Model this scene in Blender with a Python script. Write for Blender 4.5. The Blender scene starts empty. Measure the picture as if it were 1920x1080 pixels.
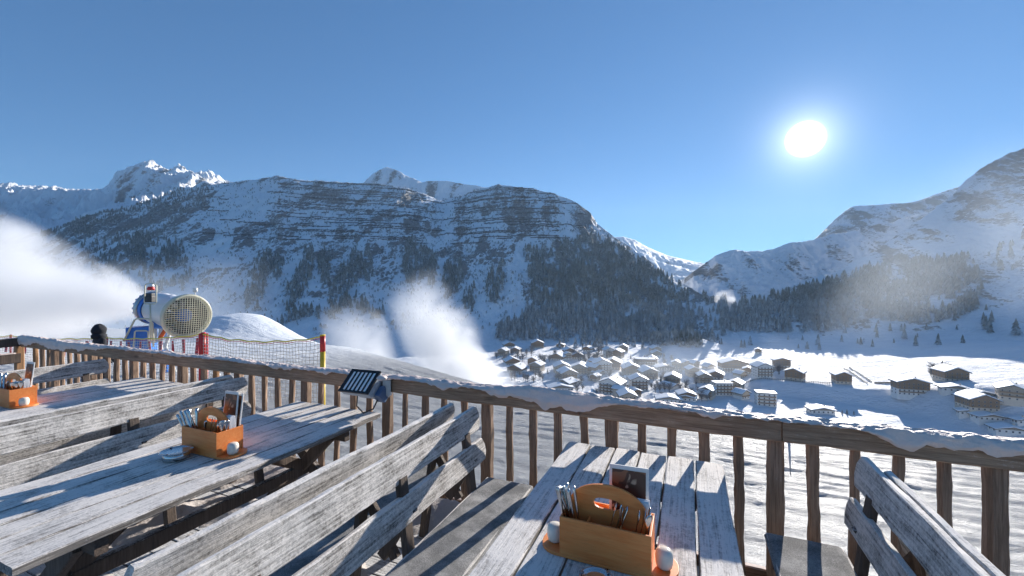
import bpy, math, random
import numpy as np
from mathutils import Vector, Matrix, noise as mnoise

# ------------------------------------------------------------------ camera, sky, sun, exposure
S = bpy.context.scene
C = S.collection
EYE = 1.86                      # eye height over the terrace floor
F = 785.0                       # focal length in pixels of a 1920 wide frame
HZ = 532.0                      # row of the horizon in that frame
YAW = math.atan2(.388, .922)    # the railing runs along local x, the tables along local y
cu, su = math.cos(YAW), math.sin(YAW)

cam = bpy.data.cameras.new('camera')
cam.lens = F / 1920 * 36
cam.sensor_width = 36
cam.shift_y = -8 / 1920
cam.clip_start = .05
cam.clip_end = 20000
co = bpy.data.objects.new('camera', cam)
co.location = (0, 0, EYE)
co.rotation_euler = (math.pi / 2, 0, 0)
C.objects.link(co)
S.camera = co

SUN_EL = math.radians(15.8)
SUN_AZ = math.atan((1510 - 960) / F)      # from +Y towards +X
SUNV = Vector((math.sin(SUN_AZ) * math.cos(SUN_EL), math.cos(SUN_AZ) * math.cos(SUN_EL), math.sin(SUN_EL)))
w = bpy.data.worlds.new('World')
S.world = w
w.use_nodes = True
wn, wl = w.node_tree.nodes, w.node_tree.links
for n in list(wn): wn.remove(n)
sky = wn.new('ShaderNodeTexSky')
sky.sky_type = 'NISHITA'
sky.sun_disc = False
sky.sun_elevation = SUN_EL
sky.sun_rotation = SUN_AZ
sky.altitude = 1800
sky.air_density = 1.0
sky.dust_density = 0.0
sky.ozone_density = 3.0
hs = wn.new('ShaderNodeHueSaturation')
hs.inputs['Saturation'].default_value = 1.0
hs.inputs['Value'].default_value = 1.0
bg = wn.new('ShaderNodeBackground')
bg.inputs[1].default_value = .10
# the bright aureole of the sun itself
tc = wn.new('ShaderNodeTexCoord')
dt = wn.new('ShaderNodeVectorMath'); dt.operation = 'DOT_PRODUCT'
dt.inputs[1].default_value = SUNV
nv = wn.new('ShaderNodeVectorMath'); nv.operation = 'NORMALIZE'
wl.new(tc.outputs['Generated'], nv.inputs[0]); wl.new(nv.outputs[0], dt.inputs[0])
ac = wn.new('ShaderNodeMath'); ac.operation = 'ARCCOSINE'; wl.new(dt.outputs['Value'], ac.inputs[0])
core = wn.new('ShaderNodeMapRange'); core.interpolation_type = 'SMOOTHSTEP'
core.inputs[1].default_value = math.radians(.9); core.inputs[2].default_value = math.radians(2.0)
core.inputs[3].default_value = 4.0; core.inputs[4].default_value = 0
wl.new(ac.outputs[0], core.inputs[0])
def wmath(op, a, b):
    n = wn.new('ShaderNodeMath'); n.operation = op
    for i, v in enumerate((a, b)):
        if isinstance(v, (int, float)): n.inputs[i].default_value = v
        else: wl.new(v, n.inputs[i])
    return n.outputs[0]
g1 = wmath('MULTIPLY', ac.outputs[0], -1 / math.radians(1.6))
g1 = wmath('MULTIPLY', wmath('EXPONENT', g1, 0), 1.0)
g2 = wmath('MULTIPLY', ac.outputs[0], -1 / math.radians(12))
g2 = wmath('MULTIPLY', wmath('EXPONENT', g2, 0), .03)
gs = wmath('ADD', wmath('ADD', g1, g2), core.outputs[0])
bg2 = wn.new('ShaderNodeBackground'); bg2.inputs[0].default_value = (.93, .97, 1, 1)
wl.new(gs, bg2.inputs[1])
ad = wn.new('ShaderNodeAddShader')
wo = wn.new('ShaderNodeOutputWorld')
gm = wn.new('ShaderNodeGamma'); gm.inputs[1].default_value = .68
tn = wn.new('ShaderNodeMix'); tn.data_type = 'RGBA'; tn.blend_type = 'MULTIPLY'; tn.inputs[0].default_value = 1; tn.inputs[7].default_value = (.36, .715, 1.06, 1)
wl.new(sky.outputs[0], hs.inputs['Color']); wl.new(hs.outputs[0], gm.inputs[0]); wl.new(gm.outputs[0], tn.inputs[6]); wl.new(tn.outputs[2], bg.inputs[0])
wl.new(bg.outputs[0], ad.inputs[0]); wl.new(bg2.outputs[0], ad.inputs[1]); wl.new(ad.outputs[0], wo.inputs[0])

sl = bpy.data.lights.new('sun', 'SUN')
sl.energy = 4.8
sl.angle = math.radians(.5)
sl.color = (1, .94, .86)
so = bpy.data.objects.new('sun', sl)
so.rotation_euler = SUNV.to_track_quat('Z', 'Y').to_euler()
so.location = (20, 30, 40)
C.objects.link(so)

S.view_settings.view_transform = 'Standard'
S.view_settings.look = 'None'
S.view_settings.exposure = 1.04
S.view_settings.gamma = 1
S.render.engine = 'CYCLES'
S.cycles.use_denoising = True
S.cycles.max_bounces = 6
S.cycles.diffuse_bounces = 3
S.cycles.volume_bounces = 2
S.cycles.volume_max_steps = 96
S.cycles.sample_clamp_indirect = 4

# ------------------------------------------------------------------ helpers
R = math.radians
rng = random.Random(7)
nr = np.random.default_rng(11)
def W(u, v, z=0.0):
    "terrace coordinates (along the rail, outwards, up) -> world"
    return Vector((cu * u + su * v, -su * u + cu * v, z))
def PX(x, y, Z):
    "a point seen at pixel (x, y) at depth Z"
    return Vector(((x - 960) / F * Z, Z, EYE - (y - HZ) / F * Z))

def tag(o, label=None, cat=None, group=None, kind=None):
    if label: o['label'] = label
    if cat: o['category'] = cat
    if group: o['group'] = group
    if kind: o['kind'] = kind
    return o
def empty(name, loc, rz=0.0, **k):
    o = bpy.data.objects.new(name, None)
    o.empty_display_size = .2
    o.location = loc
    o.rotation_euler = (0, 0, rz)
    C.objects.link(o)
    return tag(o, **k)

class MB:
    def __init__(s): s.v = []; s.f = []; s.m = []; s.mi = 0
    def add(s, vs, fs):
        b = len(s.v); s.v += [tuple(p) for p in vs]
        s.f += [tuple(b + i for i in f) for f in fs]; s.m += [s.mi] * len(fs)
    def box(s, c, d, M=None):
        c = Vector(c); x, y, z = d[0] / 2, d[1] / 2, d[2] / 2
        vs = [Vector((a * x, b * y, e * z)) for e in (-1, 1) for b in (-1, 1) for a in (-1, 1)]
        if M: vs = [M @ p for p in vs]
        s.add([c + p for p in vs], [(0, 2, 3, 1), (4, 5, 7, 6), (0, 1, 5, 4), (2, 6, 7, 3), (0, 4, 6, 2), (1, 3, 7, 5)])
    def prism(s, pts, d):
        "closed polygon pts (3D), extruded by vector d"
        n = len(pts); d = Vector(d); a = [Vector(p) for p in pts]; b = [p + d for p in a]
        s.add(a + b, [tuple(range(n - 1, -1, -1)), tuple(range(n, 2 * n))] + [(i, (i + 1) % n, n + (i + 1) % n, n + i) for i in range(n)])
    def tube(s, pts, r, n=8, cap=True):
        pts = [Vector(p) for p in pts]; k = len(pts)
        rs = r if isinstance(r, (list, tuple)) else [r] * k
        vs = []; last = None
        for i, p in enumerate(pts):
            d = (pts[min(i + 1, k - 1)] - pts[max(i - 1, 0)]).normalized()
            if last is None:
                a = d.orthogonal().normalized()
            else:
                a = (last - d * last.dot(d)).normalized()
            last = a; b = d.cross(a)
            vs += [p + (a * math.cos(2 * math.pi * j / n) + b * math.sin(2 * math.pi * j / n)) * rs[i] for j in range(n)]
        fs = [(i * n + j, i * n + (j + 1) % n, (i + 1) * n + (j + 1) % n, (i + 1) * n + j) for i in range(k - 1) for j in range(n)]
        if cap: fs += [tuple(range(n - 1, -1, -1)), tuple(range((k - 1) * n, k * n))]
        s.add(vs, fs)
    def lathe(s, prof, n=24, M=None, closed=False):
        vs = []; k = len(prof)
        for r, z in prof:
            vs += [Vector((r * math.cos(2 * math.pi * j / n), r * math.sin(2 * math.pi * j / n), z)) for j in range(n)]
        if M: vs = [M @ p for p in vs]
        fs = [(i * n + j, i * n + (j + 1) % n, (i + 1) * n + (j + 1) % n, (i + 1) * n + j) for i in range(k - 1) for j in range(n)]
        if closed: fs += [((k - 1) * n + j, (k - 1) * n + (j + 1) % n, (j + 1) % n, j) for j in range(n)]
        else: fs += [tuple(range(n - 1, -1, -1)), tuple(range((k - 1) * n, k * n))]
        s.add(vs, fs)
    def plank(s, p0, p1, wd, th, up, seg=16, ch=.006, jit=.0025, pt0=0., pt1=0., taper=None, seed=0):
        "a weathered board from p0 to p1; its width runs along `up`"
        p0, p1, up = Vector(p0), Vector(p1), Vector(up).normalized()
        d = (p1 - p0); L = d.length; d.normalize(); up = (up - d * up.dot(d)).normalized(); t = d.cross(up)
        h = wd / 2; g = th / 2; c = min(ch, g * .8)
        sec = [(-h, -g + c), (-h + c, -g), (-h / 3, -g), (h / 3, -g), (h - c, -g), (h, -g + c), (h, g - c), (h - c, g), (h / 3, g), (-h / 3, g), (-h + c, g), (-h, g - c)]
        n = len(sec); vs = []
        for i in range(seg + 1):
            q = i / seg
            ww = taper(q) if taper else 1.0
            for j, (a, b) in enumerate(sec):
                o = 0
                if i == 0: o = pt0 * (abs(a) / h) if pt0 > 0 else -pt0 * (a / h * .5 + .5)
                if i == seg: o = -(pt1 * (abs(a) / h) if pt1 > 0 else -pt1 * (a / h * .5 + .5))
                k = Vector((q * L * 3.1 + seed * 7.7, a * 9, b * 9 + seed))
                nz = mnoise.noise_vector(k) * jit * 2.2
                edge = mnoise.noise(Vector((q * L * 11 + seed * 3, j * .9, seed))) * jit * 1.6
                vs.append(p0 + d * (q * L + o) + up * (a * ww + nz.x + (edge if abs(a) > h - c * 1.5 else 0)) + t * (b + nz.y))
        fs = [(i * n + j, i * n + (j + 1) % n, (i + 1) * n + (j + 1) % n, (i + 1) * n + j) for i in range(seg) for j in range(n)]
        fs += [tuple(range(n - 1, -1, -1)), tuple(range(seg * n, seg * n + n))]
        s.add(vs, fs)
    def build(s, name, mat, parent=None, smooth=False, bevel=0, **k):
        me = bpy.data.meshes.new(name)
        me.from_pydata(s.v, [], s.f)
        mats = mat if isinstance(mat, (list, tuple)) else [mat]
        for m in mats: me.materials.append(m)
        if len(mats) > 1: me.polygons.foreach_set('material_index', s.m)
        if smooth: me.polygons.foreach_set('use_smooth', [True] * len(s.f))
        me.update()
        o = bpy.data.objects.new(name, me)
        C.objects.link(o)
        if parent: o.parent = parent
        if bevel:
            b = o.modifiers.new('bevel', 'BEVEL'); b.width = bevel; b.segments = 2; b.limit_method = 'ANGLE'
        return tag(o, **k)

def np_mesh(name, V, Fq, mat, smooth=True, parent=None, attrs=None):
    me = bpy.data.meshes.new(name)
    V = np.asarray(V, np.float32); Fq = np.asarray(Fq, np.int32); k = Fq.shape[1]
    me.vertices.add(len(V)); me.vertices.foreach_set('co', V.ravel())
    me.loops.add(Fq.size); me.loops.foreach_set('vertex_index', Fq.ravel())
    me.polygons.add(len(Fq)); me.polygons.foreach_set('loop_start', np.arange(0, Fq.size, k, dtype=np.int32))
    me.polygons.foreach_set('use_smooth', np.full(len(Fq), smooth))
    if attrs:
        for an, av in attrs.items():
            a = me.attributes.new(an, 'FLOAT', 'POINT'); a.data.foreach_set('value', np.asarray(av, np.float32).ravel())
    me.materials.append(mat)
    me.update(calc_edges=True); me.validate()
    o = bpy.data.objects.new(name, me); C.objects.link(o)
    if parent: o.parent = parent
    return o
def grid_faces(nr_, nc_):
    i = np.arange(nr_ - 1)[:, None] * nc_ + np.arange(nc_ - 1)[None]
    return np.stack([i, i + 1, i + nc_ + 1, i + nc_], -1).reshape(-1, 4)

def pn(x, y, seed=0):
    xi = np.floor(x).astype(np.int64); yi = np.floor(y).astype(np.int64); xf = x - xi; yf = y - yi
    def g(a, b):
        h = (a * 374761393 + b * 668265263 + seed * 1442695041) & 0xffffffff
        h = ((h ^ (h >> 13)) * 1274126177) & 0xffffffff
        h = (h ^ (h >> 16)) & 0xffff
        an = h / 65536.0 * 2 * np.pi
        return np.cos(an), np.sin(an)
    u = xf * xf * xf * (xf * (xf * 6 - 15) + 10); v = yf * yf * yf * (yf * (yf * 6 - 15) + 10)
    def dp(a, b, fx, fy):
        gx, gy = g(a, b); return gx * fx + gy * fy
    a = dp(xi, yi, xf, yf); b = dp(xi + 1, yi, xf - 1, yf); c = dp(xi, yi + 1, xf, yf - 1); d = dp(xi + 1, yi + 1, xf - 1, yf - 1)
    return (a + (b - a) * u) * (1 - v) + (c + (d - c) * u) * v
def fbm(x, y, o=5, seed=0, gain=.5):
    s = 0; a = 1.0; f = 1.0
    for i in range(o):
        s = s + a * pn(x * f, y * f, seed + i); a *= gain; f *= 2.03
    return s
def ridged(x, y, o=5, seed=0, gain=.5):
    s = 0; a = 1.0; f = 1.0
    for i in range(o):
        s = s + a * (1 - np.abs(pn(x * f, y * f, seed + i)) * 2.4); a *= gain; f *= 2.07
    return s / 2 - .5
def smooth(a, b, x):
    t = np.clip((x - a) / (b - a), 0, 1); return t * t * (3 - 2 * t)

# ------------------------------------------------------------------ materials
class NT:
    def __init__(s, name):
        s.m = bpy.data.materials.new(name); s.m.use_nodes = True
        s.n, s.l = s.m.node_tree.nodes, s.m.node_tree.links
        s.b = s.n['Principled BSDF']; s.out = s.n['Material Output']
    def lk(s, a, b): s.l.new(a, b)
    def co(s, kind='Object', scale=(1, 1, 1), rot=(0, 0, 0)):
        t = s.n.new('ShaderNodeTexCoord'); m = s.n.new('ShaderNodeMapping')
        m.inputs['Scale'].default_value = scale; m.inputs['Rotation'].default_value = rot
        s.lk(t.outputs[kind], m.inputs[0]); return m.outputs[0]
    def noise(s, vec, scale, detail=6, rough=.6, dist=0):
        n = s.n.new('ShaderNodeTexNoise'); n.inputs['Scale'].default_value = scale
        n.inputs['Detail'].default_value = detail; n.inputs['Roughness'].default_value = rough; n.inputs['Distortion'].default_value = dist
        if vec is not None: s.lk(vec, n.inputs['Vector'])
        return n.outputs['Fac']
    def rng(s, v, a, b, c=0., d=1., sm=False):
        n = s.n.new('ShaderNodeMapRange'); n.clamp = True
        if sm: n.interpolation_type = 'SMOOTHSTEP'
        for i, q in enumerate((a, b, c, d)): n.inputs[i + 1].default_value = q
        s.lk(v, n.inputs[0]); return n.outputs[0]
    def math(s, op, a, b=0., c=0.):
        n = s.n.new('ShaderNodeMath'); n.operation = op
        for i, q in enumerate((a, b, c)):
            if isinstance(q, (int, float)): n.inputs[i].default_value = q
            else: s.lk(q, n.inputs[i])
        return n.outputs[0]
    def mix(s, f, a, b, mode='MIX'):
        n = s.n.new('ShaderNodeMix'); n.data_type = 'RGBA'; n.blend_type = mode
        for sk, q in ((n.inputs[0], f), (n.inputs[6], a), (n.inputs[7], b)):
            if isinstance(q, (int, float)): sk.default_value = q
            elif isinstance(q, (tuple, list)): sk.default_value = (*q, 1) if len(q) == 3 else q
            else: s.lk(q, sk)
        return n.outputs[2]
    def bump(s, h, st=.3, dist=.01, prev=None):
        n = s.n.new('ShaderNodeBump'); n.inputs['Strength'].default_value = st; n.inputs['Distance'].default_value = dist
        s.lk(h, n.inputs['Height'])
        if prev: s.lk(prev, n.inputs['Normal'])
        return n.outputs[0]
    def attr(s, name):
        n = s.n.new('ShaderNodeAttribute'); n.attribute_name = name; return n.outputs['Fac']
    def normz(s):
        g = s.n.new('ShaderNodeNewGeometry'); x = s.n.new('ShaderNodeSeparateXYZ'); s.lk(g.outputs['Normal'], x.inputs[0]); return x.outputs[2]
    def fin(s, col, rough=.6, norm=None, **k):
        for q, nm in ((col, 'Base Color'), (rough, 'Roughness')):
            if isinstance(q, (int, float)): s.b.inputs[nm].default_value = q
            elif isinstance(q, (tuple, list)): s.b.inputs[nm].default_value = (*q, 1)
            else: s.lk(q, s.b.inputs[nm])
        if norm: s.lk(norm, s.b.inputs['Normal'])
        for a, v in k.items(): s.b.inputs[a.replace('_', ' ')].default_value = v
        return s.m

def wood(name, axis, dark, light, frost, ftop, fcol=(.78, .78, .79), scale=1.0):
    t = NT(name)
    st = [26, 26, 26]; st[axis] = 1.1
    v = t.co('Object', tuple(q * scale for q in st))
    v2 = t.co('Object', (1, 1, 1))
    grain = t.noise(v, 3.2, 8, .68, .35)
    fine = t.noise(v, 11, 5, .7)
    big = t.noise(v2, 2.3, 4, .6)
    col = t.mix(t.rng(grain, .34, .66), dark, light)
    col = t.mix(t.rng(big, .35, .7, 0, .45), col, tuple(q * .62 for q in dark))
    # knots
    vo = t.n.new('ShaderNodeTexVoronoi'); sc = [5, 5, 5]; sc[axis] = 1.7
    vm = t.co('Object', tuple(sc)); t.lk(vm, vo.inputs['Vector']); vo.inputs['Scale'].default_value = 1
    kn = t.rng(vo.outputs['Distance'], .05, .13, 1, 0)
    col = t.mix(t.math('MULTIPLY', kn, .7), col, tuple(q * .35 for q in dark))
    # frost lies on what faces up, broken by the grain
    up = t.rng(t.normz(), .35, .95)
    amt = t.math('ADD', t.math('MULTIPLY', up, ftop - frost), frost)
    patch = t.noise(v2, 5.5, 9, .75)
    spk = t.noise(v2, 70, 3, .8)
    f = t.math('ADD', t.math('MULTIPLY', grain, .75), t.math('ADD', t.math('MULTIPLY', patch, .75), t.math('MULTIPLY', spk, .5)))
    f = t.math('ADD', f, t.math('SUBTRACT', t.math('MULTIPLY', amt, 1.2), 1.6))
    f = t.rng(f, -.13, .17, 0, .93)
    col = t.mix(f, col, fcol)
    crack = t.rng(fine, .30, .40, 1, 0)
    col = t.mix(t.math('MULTIPLY', crack, .7), col, tuple(q * .3 for q in dark))
    h = t.math('ADD', t.math('MULTIPLY', grain, .8), t.math('MULTIPLY', fine, .5))
    n = t.bump(h, .8, .006)
    n = t.bump(t.math('MULTIPLY', spk, f), .5, .002, n)
    return t.fin(col, .78, n)

M = {}
M['table_wood'] = wood('frosted table wood', 1, (.095, .080, .068), (.38, .345, .31), .36, .62, (.82, .765, .71))
M['back_wood'] = wood('frosted bench wood', 1, (.085, .075, .065), (.36, .33, .295), .55, .64, (.82, .765, .71))
M['leg_wood'] = wood('dark brown leg wood', 2, (.07, .05, .038), (.17, .12, .09), .12, .5)
M['leg_wood_y'] = wood('dark brown batten wood', 0, (.07, .05, .038), (.17, .12, .09), .12, .5)
M['rail_wood'] = wood('brown rail wood', 0, (.23, .135, .08), (.56, .37, .24), .30, .7, (.70, .60, .54))
M['post_wood'] = wood('brown baluster wood', 2, (.18, .11, .068), (.46, .30, .20), .26, .6, (.66, .58, .53))
M['pale_wood'] = wood('pale orange new wood', 2, (.30, .15, .06), (.5, .28, .14), .08, .5)
M['floor_wood'] = wood('grey floor boards', 0, (.12, .10, .09), (.26, .23, .21), .3, .62)

def snow_mat(name, col=(.83, .84, .86), sc=6., st=.5, dist=.03, sparkle=0., attr=None):
    t = NT(name)
    v = t.co('Object')
    a = t.noise(v, sc, 8, .6); b = t.noise(v, sc * 9, 5, .65)
    n = t.bump(a, st, dist); n = t.bump(b, st * .6, dist * .12, n)
    c = t.mix(t.rng(a, .3, .7), tuple(q * .93 for q in col), col)
    return t.fin(c, .55, n)
M['snow'] = snow_mat('fresh snow')
M['rail_snow'] = snow_mat('old snow on the rail', (.80, .66, .59), 12, .9, .03)
M['floor_snow'] = snow_mat('trodden floor snow', (.56, .51, .48), 7, .9, .03)
def piste_mat():
    t = NT('tracked piste snow')
    v = t.co('Object'); vs = t.co('Object', (.35, 3.2, 1))
    a = t.noise(vs, 4.2, 10, .72, .5); b = t.noise(v, 6.0, 8, .72); f = t.noise(v, 26, 5, .7)
    rg = t.attr('rough')
    h = t.math('MULTIPLY', rg, t.math('ADD', t.math('MULTIPLY', a, 1.0), t.math('ADD', t.math('MULTIPLY', b, .55), t.math('MULTIPLY', f, .25))))
    n = t.bump(h, 1.0, .26)
    g = t.noise(v, 13, 9, .8)
    n = t.bump(t.math('MULTIPLY', g, rg), 1.0, .11, n)
    c = t.mix(t.rng(t.math('ADD', t.math('MULTIPLY', g, .6), t.math('MULTIPLY', a, .5)), .42, .62), (.68, .72, .78), (.88, .91, .94))
    return t.fin(c, .5, n)
M['piste'] = piste_mat()

def plain(name, col, rough=.5, metal=0., nz=0., sc=30, bump=0., coat=0.):
    t = NT(name)
    if nz or bump:
        v = t.co('Object'); a = t.noise(v, sc, 6, .6)
        c = t.mix(t.rng(a, .3, .7), tuple(q * (1 - nz) for q in col), tuple(min(1, q * (1 + nz * .5)) for q in col))
        r = t.rng(a, .3, .7, max(.02, rough - .1), min(1, rough + .12))
        return t.fin(c, r, t.bump(a, bump, .004) if bump else None, Metallic=metal, Coat_Weight=coat)
    return t.fin(col, rough, None, Metallic=metal, Coat_Weight=coat)

def felt_mat():
    t = NT('grey felt seat cover')
    v = t.co('Object'); a = t.noise(v, 160, 4, .8); b = t.noise(v, 5, 6, .7); s = t.noise(v, 420, 2, .6)
    c = t.mix(t.rng(a, .3, .7), (.07, .07, .07), (.24, .235, .23))
    fr = t.rng(t.math('ADD', t.math('MULTIPLY', b, .8), t.math('MULTIPLY', s, .7)), .68, .98)
    c = t.mix(fr, c, (.58, .56, .54))
    return t.fin(c, .95, t.bump(a, .8, .003))
M['felt'] = felt_mat()
def boxwood(name, axis):
    t = NT(name); sc = [9, 9, 9]; sc[axis] = .9
    v = t.co('Object', tuple(sc)); a = t.noise(v, 7, 7, .6, .5); b = t.noise(v, 40, 3, .6)
    c = t.mix(t.rng(a, .3, .7), (.76, .19, .035), (.86, .31, .085))
    c = t.mix(t.rng(b, .55, .75, 0, .3), c, (.30, .11, .03))
    return t.fin(c, .5, t.bump(b, .12, .001), Coat_Weight=.04)
M['box_wood'] = boxwood('varnished orange beech', 0)
M['steel'] = plain('polished cutlery steel', (.62, .61, .60), .16, 1.0, .06, 60)
M['brushed'] = plain('brushed grey steel', (.45, .46, .48), .35, 1.0, .12, 40, .1)
M['china'] = plain('white glazed china', (.76, .70, .60), .18, 0, .02, 20)
M['paper'] = plain('cream paper', (.78, .73, .68), .7, 0, .05, 15)
M['napkin'] = plain('white napkin paper', (.80, .79, .80), .85, 0, .04, 40, .2)
M['black_metal'] = plain('black painted metal', (.02, .02, .022), .4, 0, .2, 40)
M['grey_paint'] = plain('pale grey painted metal', (.42, .47, .52), .38, 0, .12, 30, .05)
M['blue_paint'] = plain('blue enamel', (.05, .20, .62), .35, 0, .15, 12, .03)
M['yellow_paint'] = plain('yellow enamel', (.75, .52, .04), .4, 0, .1, 12)
M['red_paint'] = plain('red enamel', (.55, .03, .03), .4, 0, .1, 12)
M['orange_paint'] = plain('orange hydraulic paint', (.62, .12, .02), .4, 0, .1, 12)
M['white_paint'] = plain('off white enamel', (.72, .73, .70), .4, 0, .08, 10, .04)
M['ivory'] = plain('ivory painted ring', (.66, .63, .48), .4, 0, .1, 8)
M['dark_cloth'] = plain('black jacket cloth', (.018, .02, .028), .9, 0, .3, 50, .4)
M['skin'] = plain('skin', (.55, .33, .24), .55, 0, .05, 30)
M['net_yellow'] = plain('yellow net cord', (.80, .66, .10), .7)
M['net_white'] = plain('pale net cord', (.70, .66, .60), .7)
M['net_red'] = plain('red net band', (.60, .05, .06), .6)
M['glass'] = plain('lamp glass', (.90, .90, .88), .5, 0)
def card_mat():
    t = NT('brown printed picture')
    v = t.co('Object', (1, 1, 1)); a = t.noise(v, 14, 3, .5, .8)
    c = t.mix(t.rng(a, .42, .46), (.26, .10, .045), (.09, .035, .02))
    c = t.mix(t.rng(a, .60, .64), c, (.52, .34, .22))
    return t.fin(c, .35)
M['card'] = card_mat()

# ------------------------------------------------------------------ far terrain
XP = np.concatenate([np.arange(-1500, -60, 18.), np.arange(-60, 1980, 1.7), np.arange(1980, 3400, 18.)])
def cv(*p):
    a = np.array(p, float).reshape(-1, 2); return np.interp(XP, a[:, 0], a[:, 1])
FLOOR = -110.0
def yz(z, Z): return HZ + (EYE - z) / Z * F      # row of height z at depth Z
# depth and row of each control line, near to far
Z0 = cv(-1500, 150, 1000, 150, 3400, 150)
ZA = cv(-1500, 230, 900, 230, 1920, 200, 3400, 200)
Z1 = cv(-1500, 640, 0, 640, 500, 680, 800, 760, 1000, 790, 1250, 830, 1350, 730, 1500, 720, 1700, 720, 1920, 600, 3400, 500)
y1 = yz(FLOOR, Z1)
Z3 = cv(-1500, 1500, 0, 1450, 300, 1600, 520, 1750, 820, 1820, 940, 1700, 1080, 1560, 1200, 1380, 1290, 1150, 1350, 940, 1400, 900, 1500, 930, 1650, 1020, 1800, 1080, 1920, 1100, 2300, 1050, 3400, 1000)
y3 = cv(-1500, 380, -600, 420, -200, 440, 0, 448, 100, 432, 150, 412, 200, 398, 250, 385, 300, 368, 340, 356, 400, 346, 460, 340, 520, 330, 570, 338, 640, 343, 700, 346, 760, 353, 800, 366, 830, 379, 860, 368, 900, 355, 935, 347, 960, 350, 1000, 354, 1040, 364, 1080, 382, 1108, 400, 1120, 420, 1150, 443, 1200, 480, 1250, 513, 1290, 540, 1330, 558, 1400, 556, 1450, 545, 1500, 530, 1560, 512, 1620, 482, 1660, 458, 1700, 428, 1740, 400, 1780, 370, 1800, 350, 1830, 326, 1860, 305, 1895, 287, 1920, 278, 2050, 235, 2300, 200, 3400, 180)
Z5 = cv(-1500, 2800, 0, 2900, 300, 3000, 600, 2700, 900, 2500, 1100, 2300, 1250, 1600, 1300, 1400, 1480, 1450, 1700, 1700, 1920, 1800, 3400, 1800)
y5 = cv(-1500, 360, -300, 345, 0, 350, 60, 352, 150, 358, 195, 352, 215, 340, 235, 326, 255, 314, 272, 307, 288, 311, 305, 318, 320, 326, 342, 323, 370, 329, 400, 336, 440, 341, 520, 352, 660, 362, 683, 342, 700, 326, 720, 313, 742, 319, 765, 331, 790, 342, 830, 340, 880, 347, 910, 351, 980, 370, 1100, 430, 1200, 520, 1250, 548, 1275, 527, 1300, 507, 1320, 492, 1345, 478, 1370, 472, 1400, 471, 1450, 467, 1480, 458, 1530, 447, 1600, 432, 1700, 410, 1920, 330, 2300, 260, 3400, 240)
Z7 = cv(-1500, 4600, 1000, 4400, 1300, 4200, 1450, 3300, 1550, 2700, 1700, 2600, 3400, 2600)
y7 = cv(-1500, 450, 900, 450, 1100, 452, 1150, 446, 1168, 444, 1190, 450, 1215, 464, 1250, 479, 1290, 488, 1315, 493, 1345, 500, 1400, 500, 1480, 480, 1525, 452, 1545, 432, 1565, 412, 1585, 395, 1600, 387, 1650, 384, 1700, 381, 1720, 378, 1750, 366, 1780, 356, 1920, 320, 3400, 300)
def zz(y, Z): return EYE - (y - HZ) / F * Z
z0 = np.full_like(XP, -70.0); zA = np.full_like(XP, FLOOR); z1 = np.full_like(XP, FLOOR)
z3 = zz(y3, Z3); z5 = zz(y5, Z5); z7 = zz(y7, Z7)
BH = cv(-1500, 0, 1370, 0, 1430, 11, 1620, 12, 1700, 16, 1800, 24, 1920, 30, 3400, 30)
BR1 = cv(-1500, 740, 1440, 740, 1500, 742, 1600, 757, 1700, 775, 1780, 800, 1920, 835, 3400, 900)
BR2 = cv(-1500, 712, 1400, 712, 1560, 719, 1680, 738, 1740, 738, 1920, 724, 3400, 724)
BZ1 = F * (EYE - FLOOR) / (BR1 - HZ); BZ2 = np.maximum(F * (EYE - FLOOR - BH) / (BR2 - HZ), BZ1 + BH * 1.7)
z1 = z1 + BH
rows = []
def seg(za, Za, zb, Zb, n, prof, nzw):
    for i in range(n):
        t = i / n
        rows.append((za + (zb - za) * prof(t, 0), Za + (Zb - Za) * t, np.full_like(XP, nzw(t)), len(segs)))
    segs.append(n)
segs = []
lin = lambda t, x: t
seg(z0, Z0, zA, ZA, 8, lin, lambda t: 0)
seg(zA, ZA, z1, Z1, 190, lin, lambda t: 0.0)
# the front faces: gentle fans at the foot, steeper above
def face(t, x): return .62 * t ** 1.5 + .38 * t ** .9
seg(z1, Z1, z3, Z3, 330, face, lambda t: min(1, t * 5) * (1 - .75 * max(0, (t - .9) / .1)))
dz = cv(-1500, 150, 900, 150, 1250, 60, 1350, 40, 1500, 60, 1920, 120, 3400, 120)
Z4 = Z3 + (Z5 - Z3) * .35; z4 = np.minimum(z3, z5) - dz * .6
z4 = np.where((XP < 420), zz(y3 + 0, Z4) * .0 + zz(cv(-1500, 470, 0, 440, 150, 436, 260, 400, 420, 372, 3400, 372), Z4), z4)
seg(z3, Z3, z4, Z4, 30, lambda t, x: t ** .7, lambda t: .25 + t * .75)
seg(z4, Z4, z5, Z5, 130, lambda t, x: .5 * t + .5 * t ** 1.6, lambda t: 1 - .8 * max(0, (t - .9) / .1))
Z6 = Z5 + (Z7 - Z5) * .3; z6 = np.minimum(z5, z7) - 120
seg(z5, Z5, z6, Z6, 12, lambda t, x: t ** .7, lambda t: .3)
seg(z6, Z6, z7, Z7, 90, lambda t, x: .5 * t + .5 * t ** 1.6, lambda t: 1 - .8 * max(0, (t - .9) / .1))
seg(z7, Z7, z7 - 300, Z7 + 500, 4, lin, lambda t: .2)
TZ = np.array([r[0] for r in rows]); TY = np.array([r[1] for r in rows]); TN = np.array([r[2] for r in rows])
TX = (XP[None] - 960) / F * TY
ZONE = np.array([r[3] for r in rows])[:, None] + TZ * 0
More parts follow.
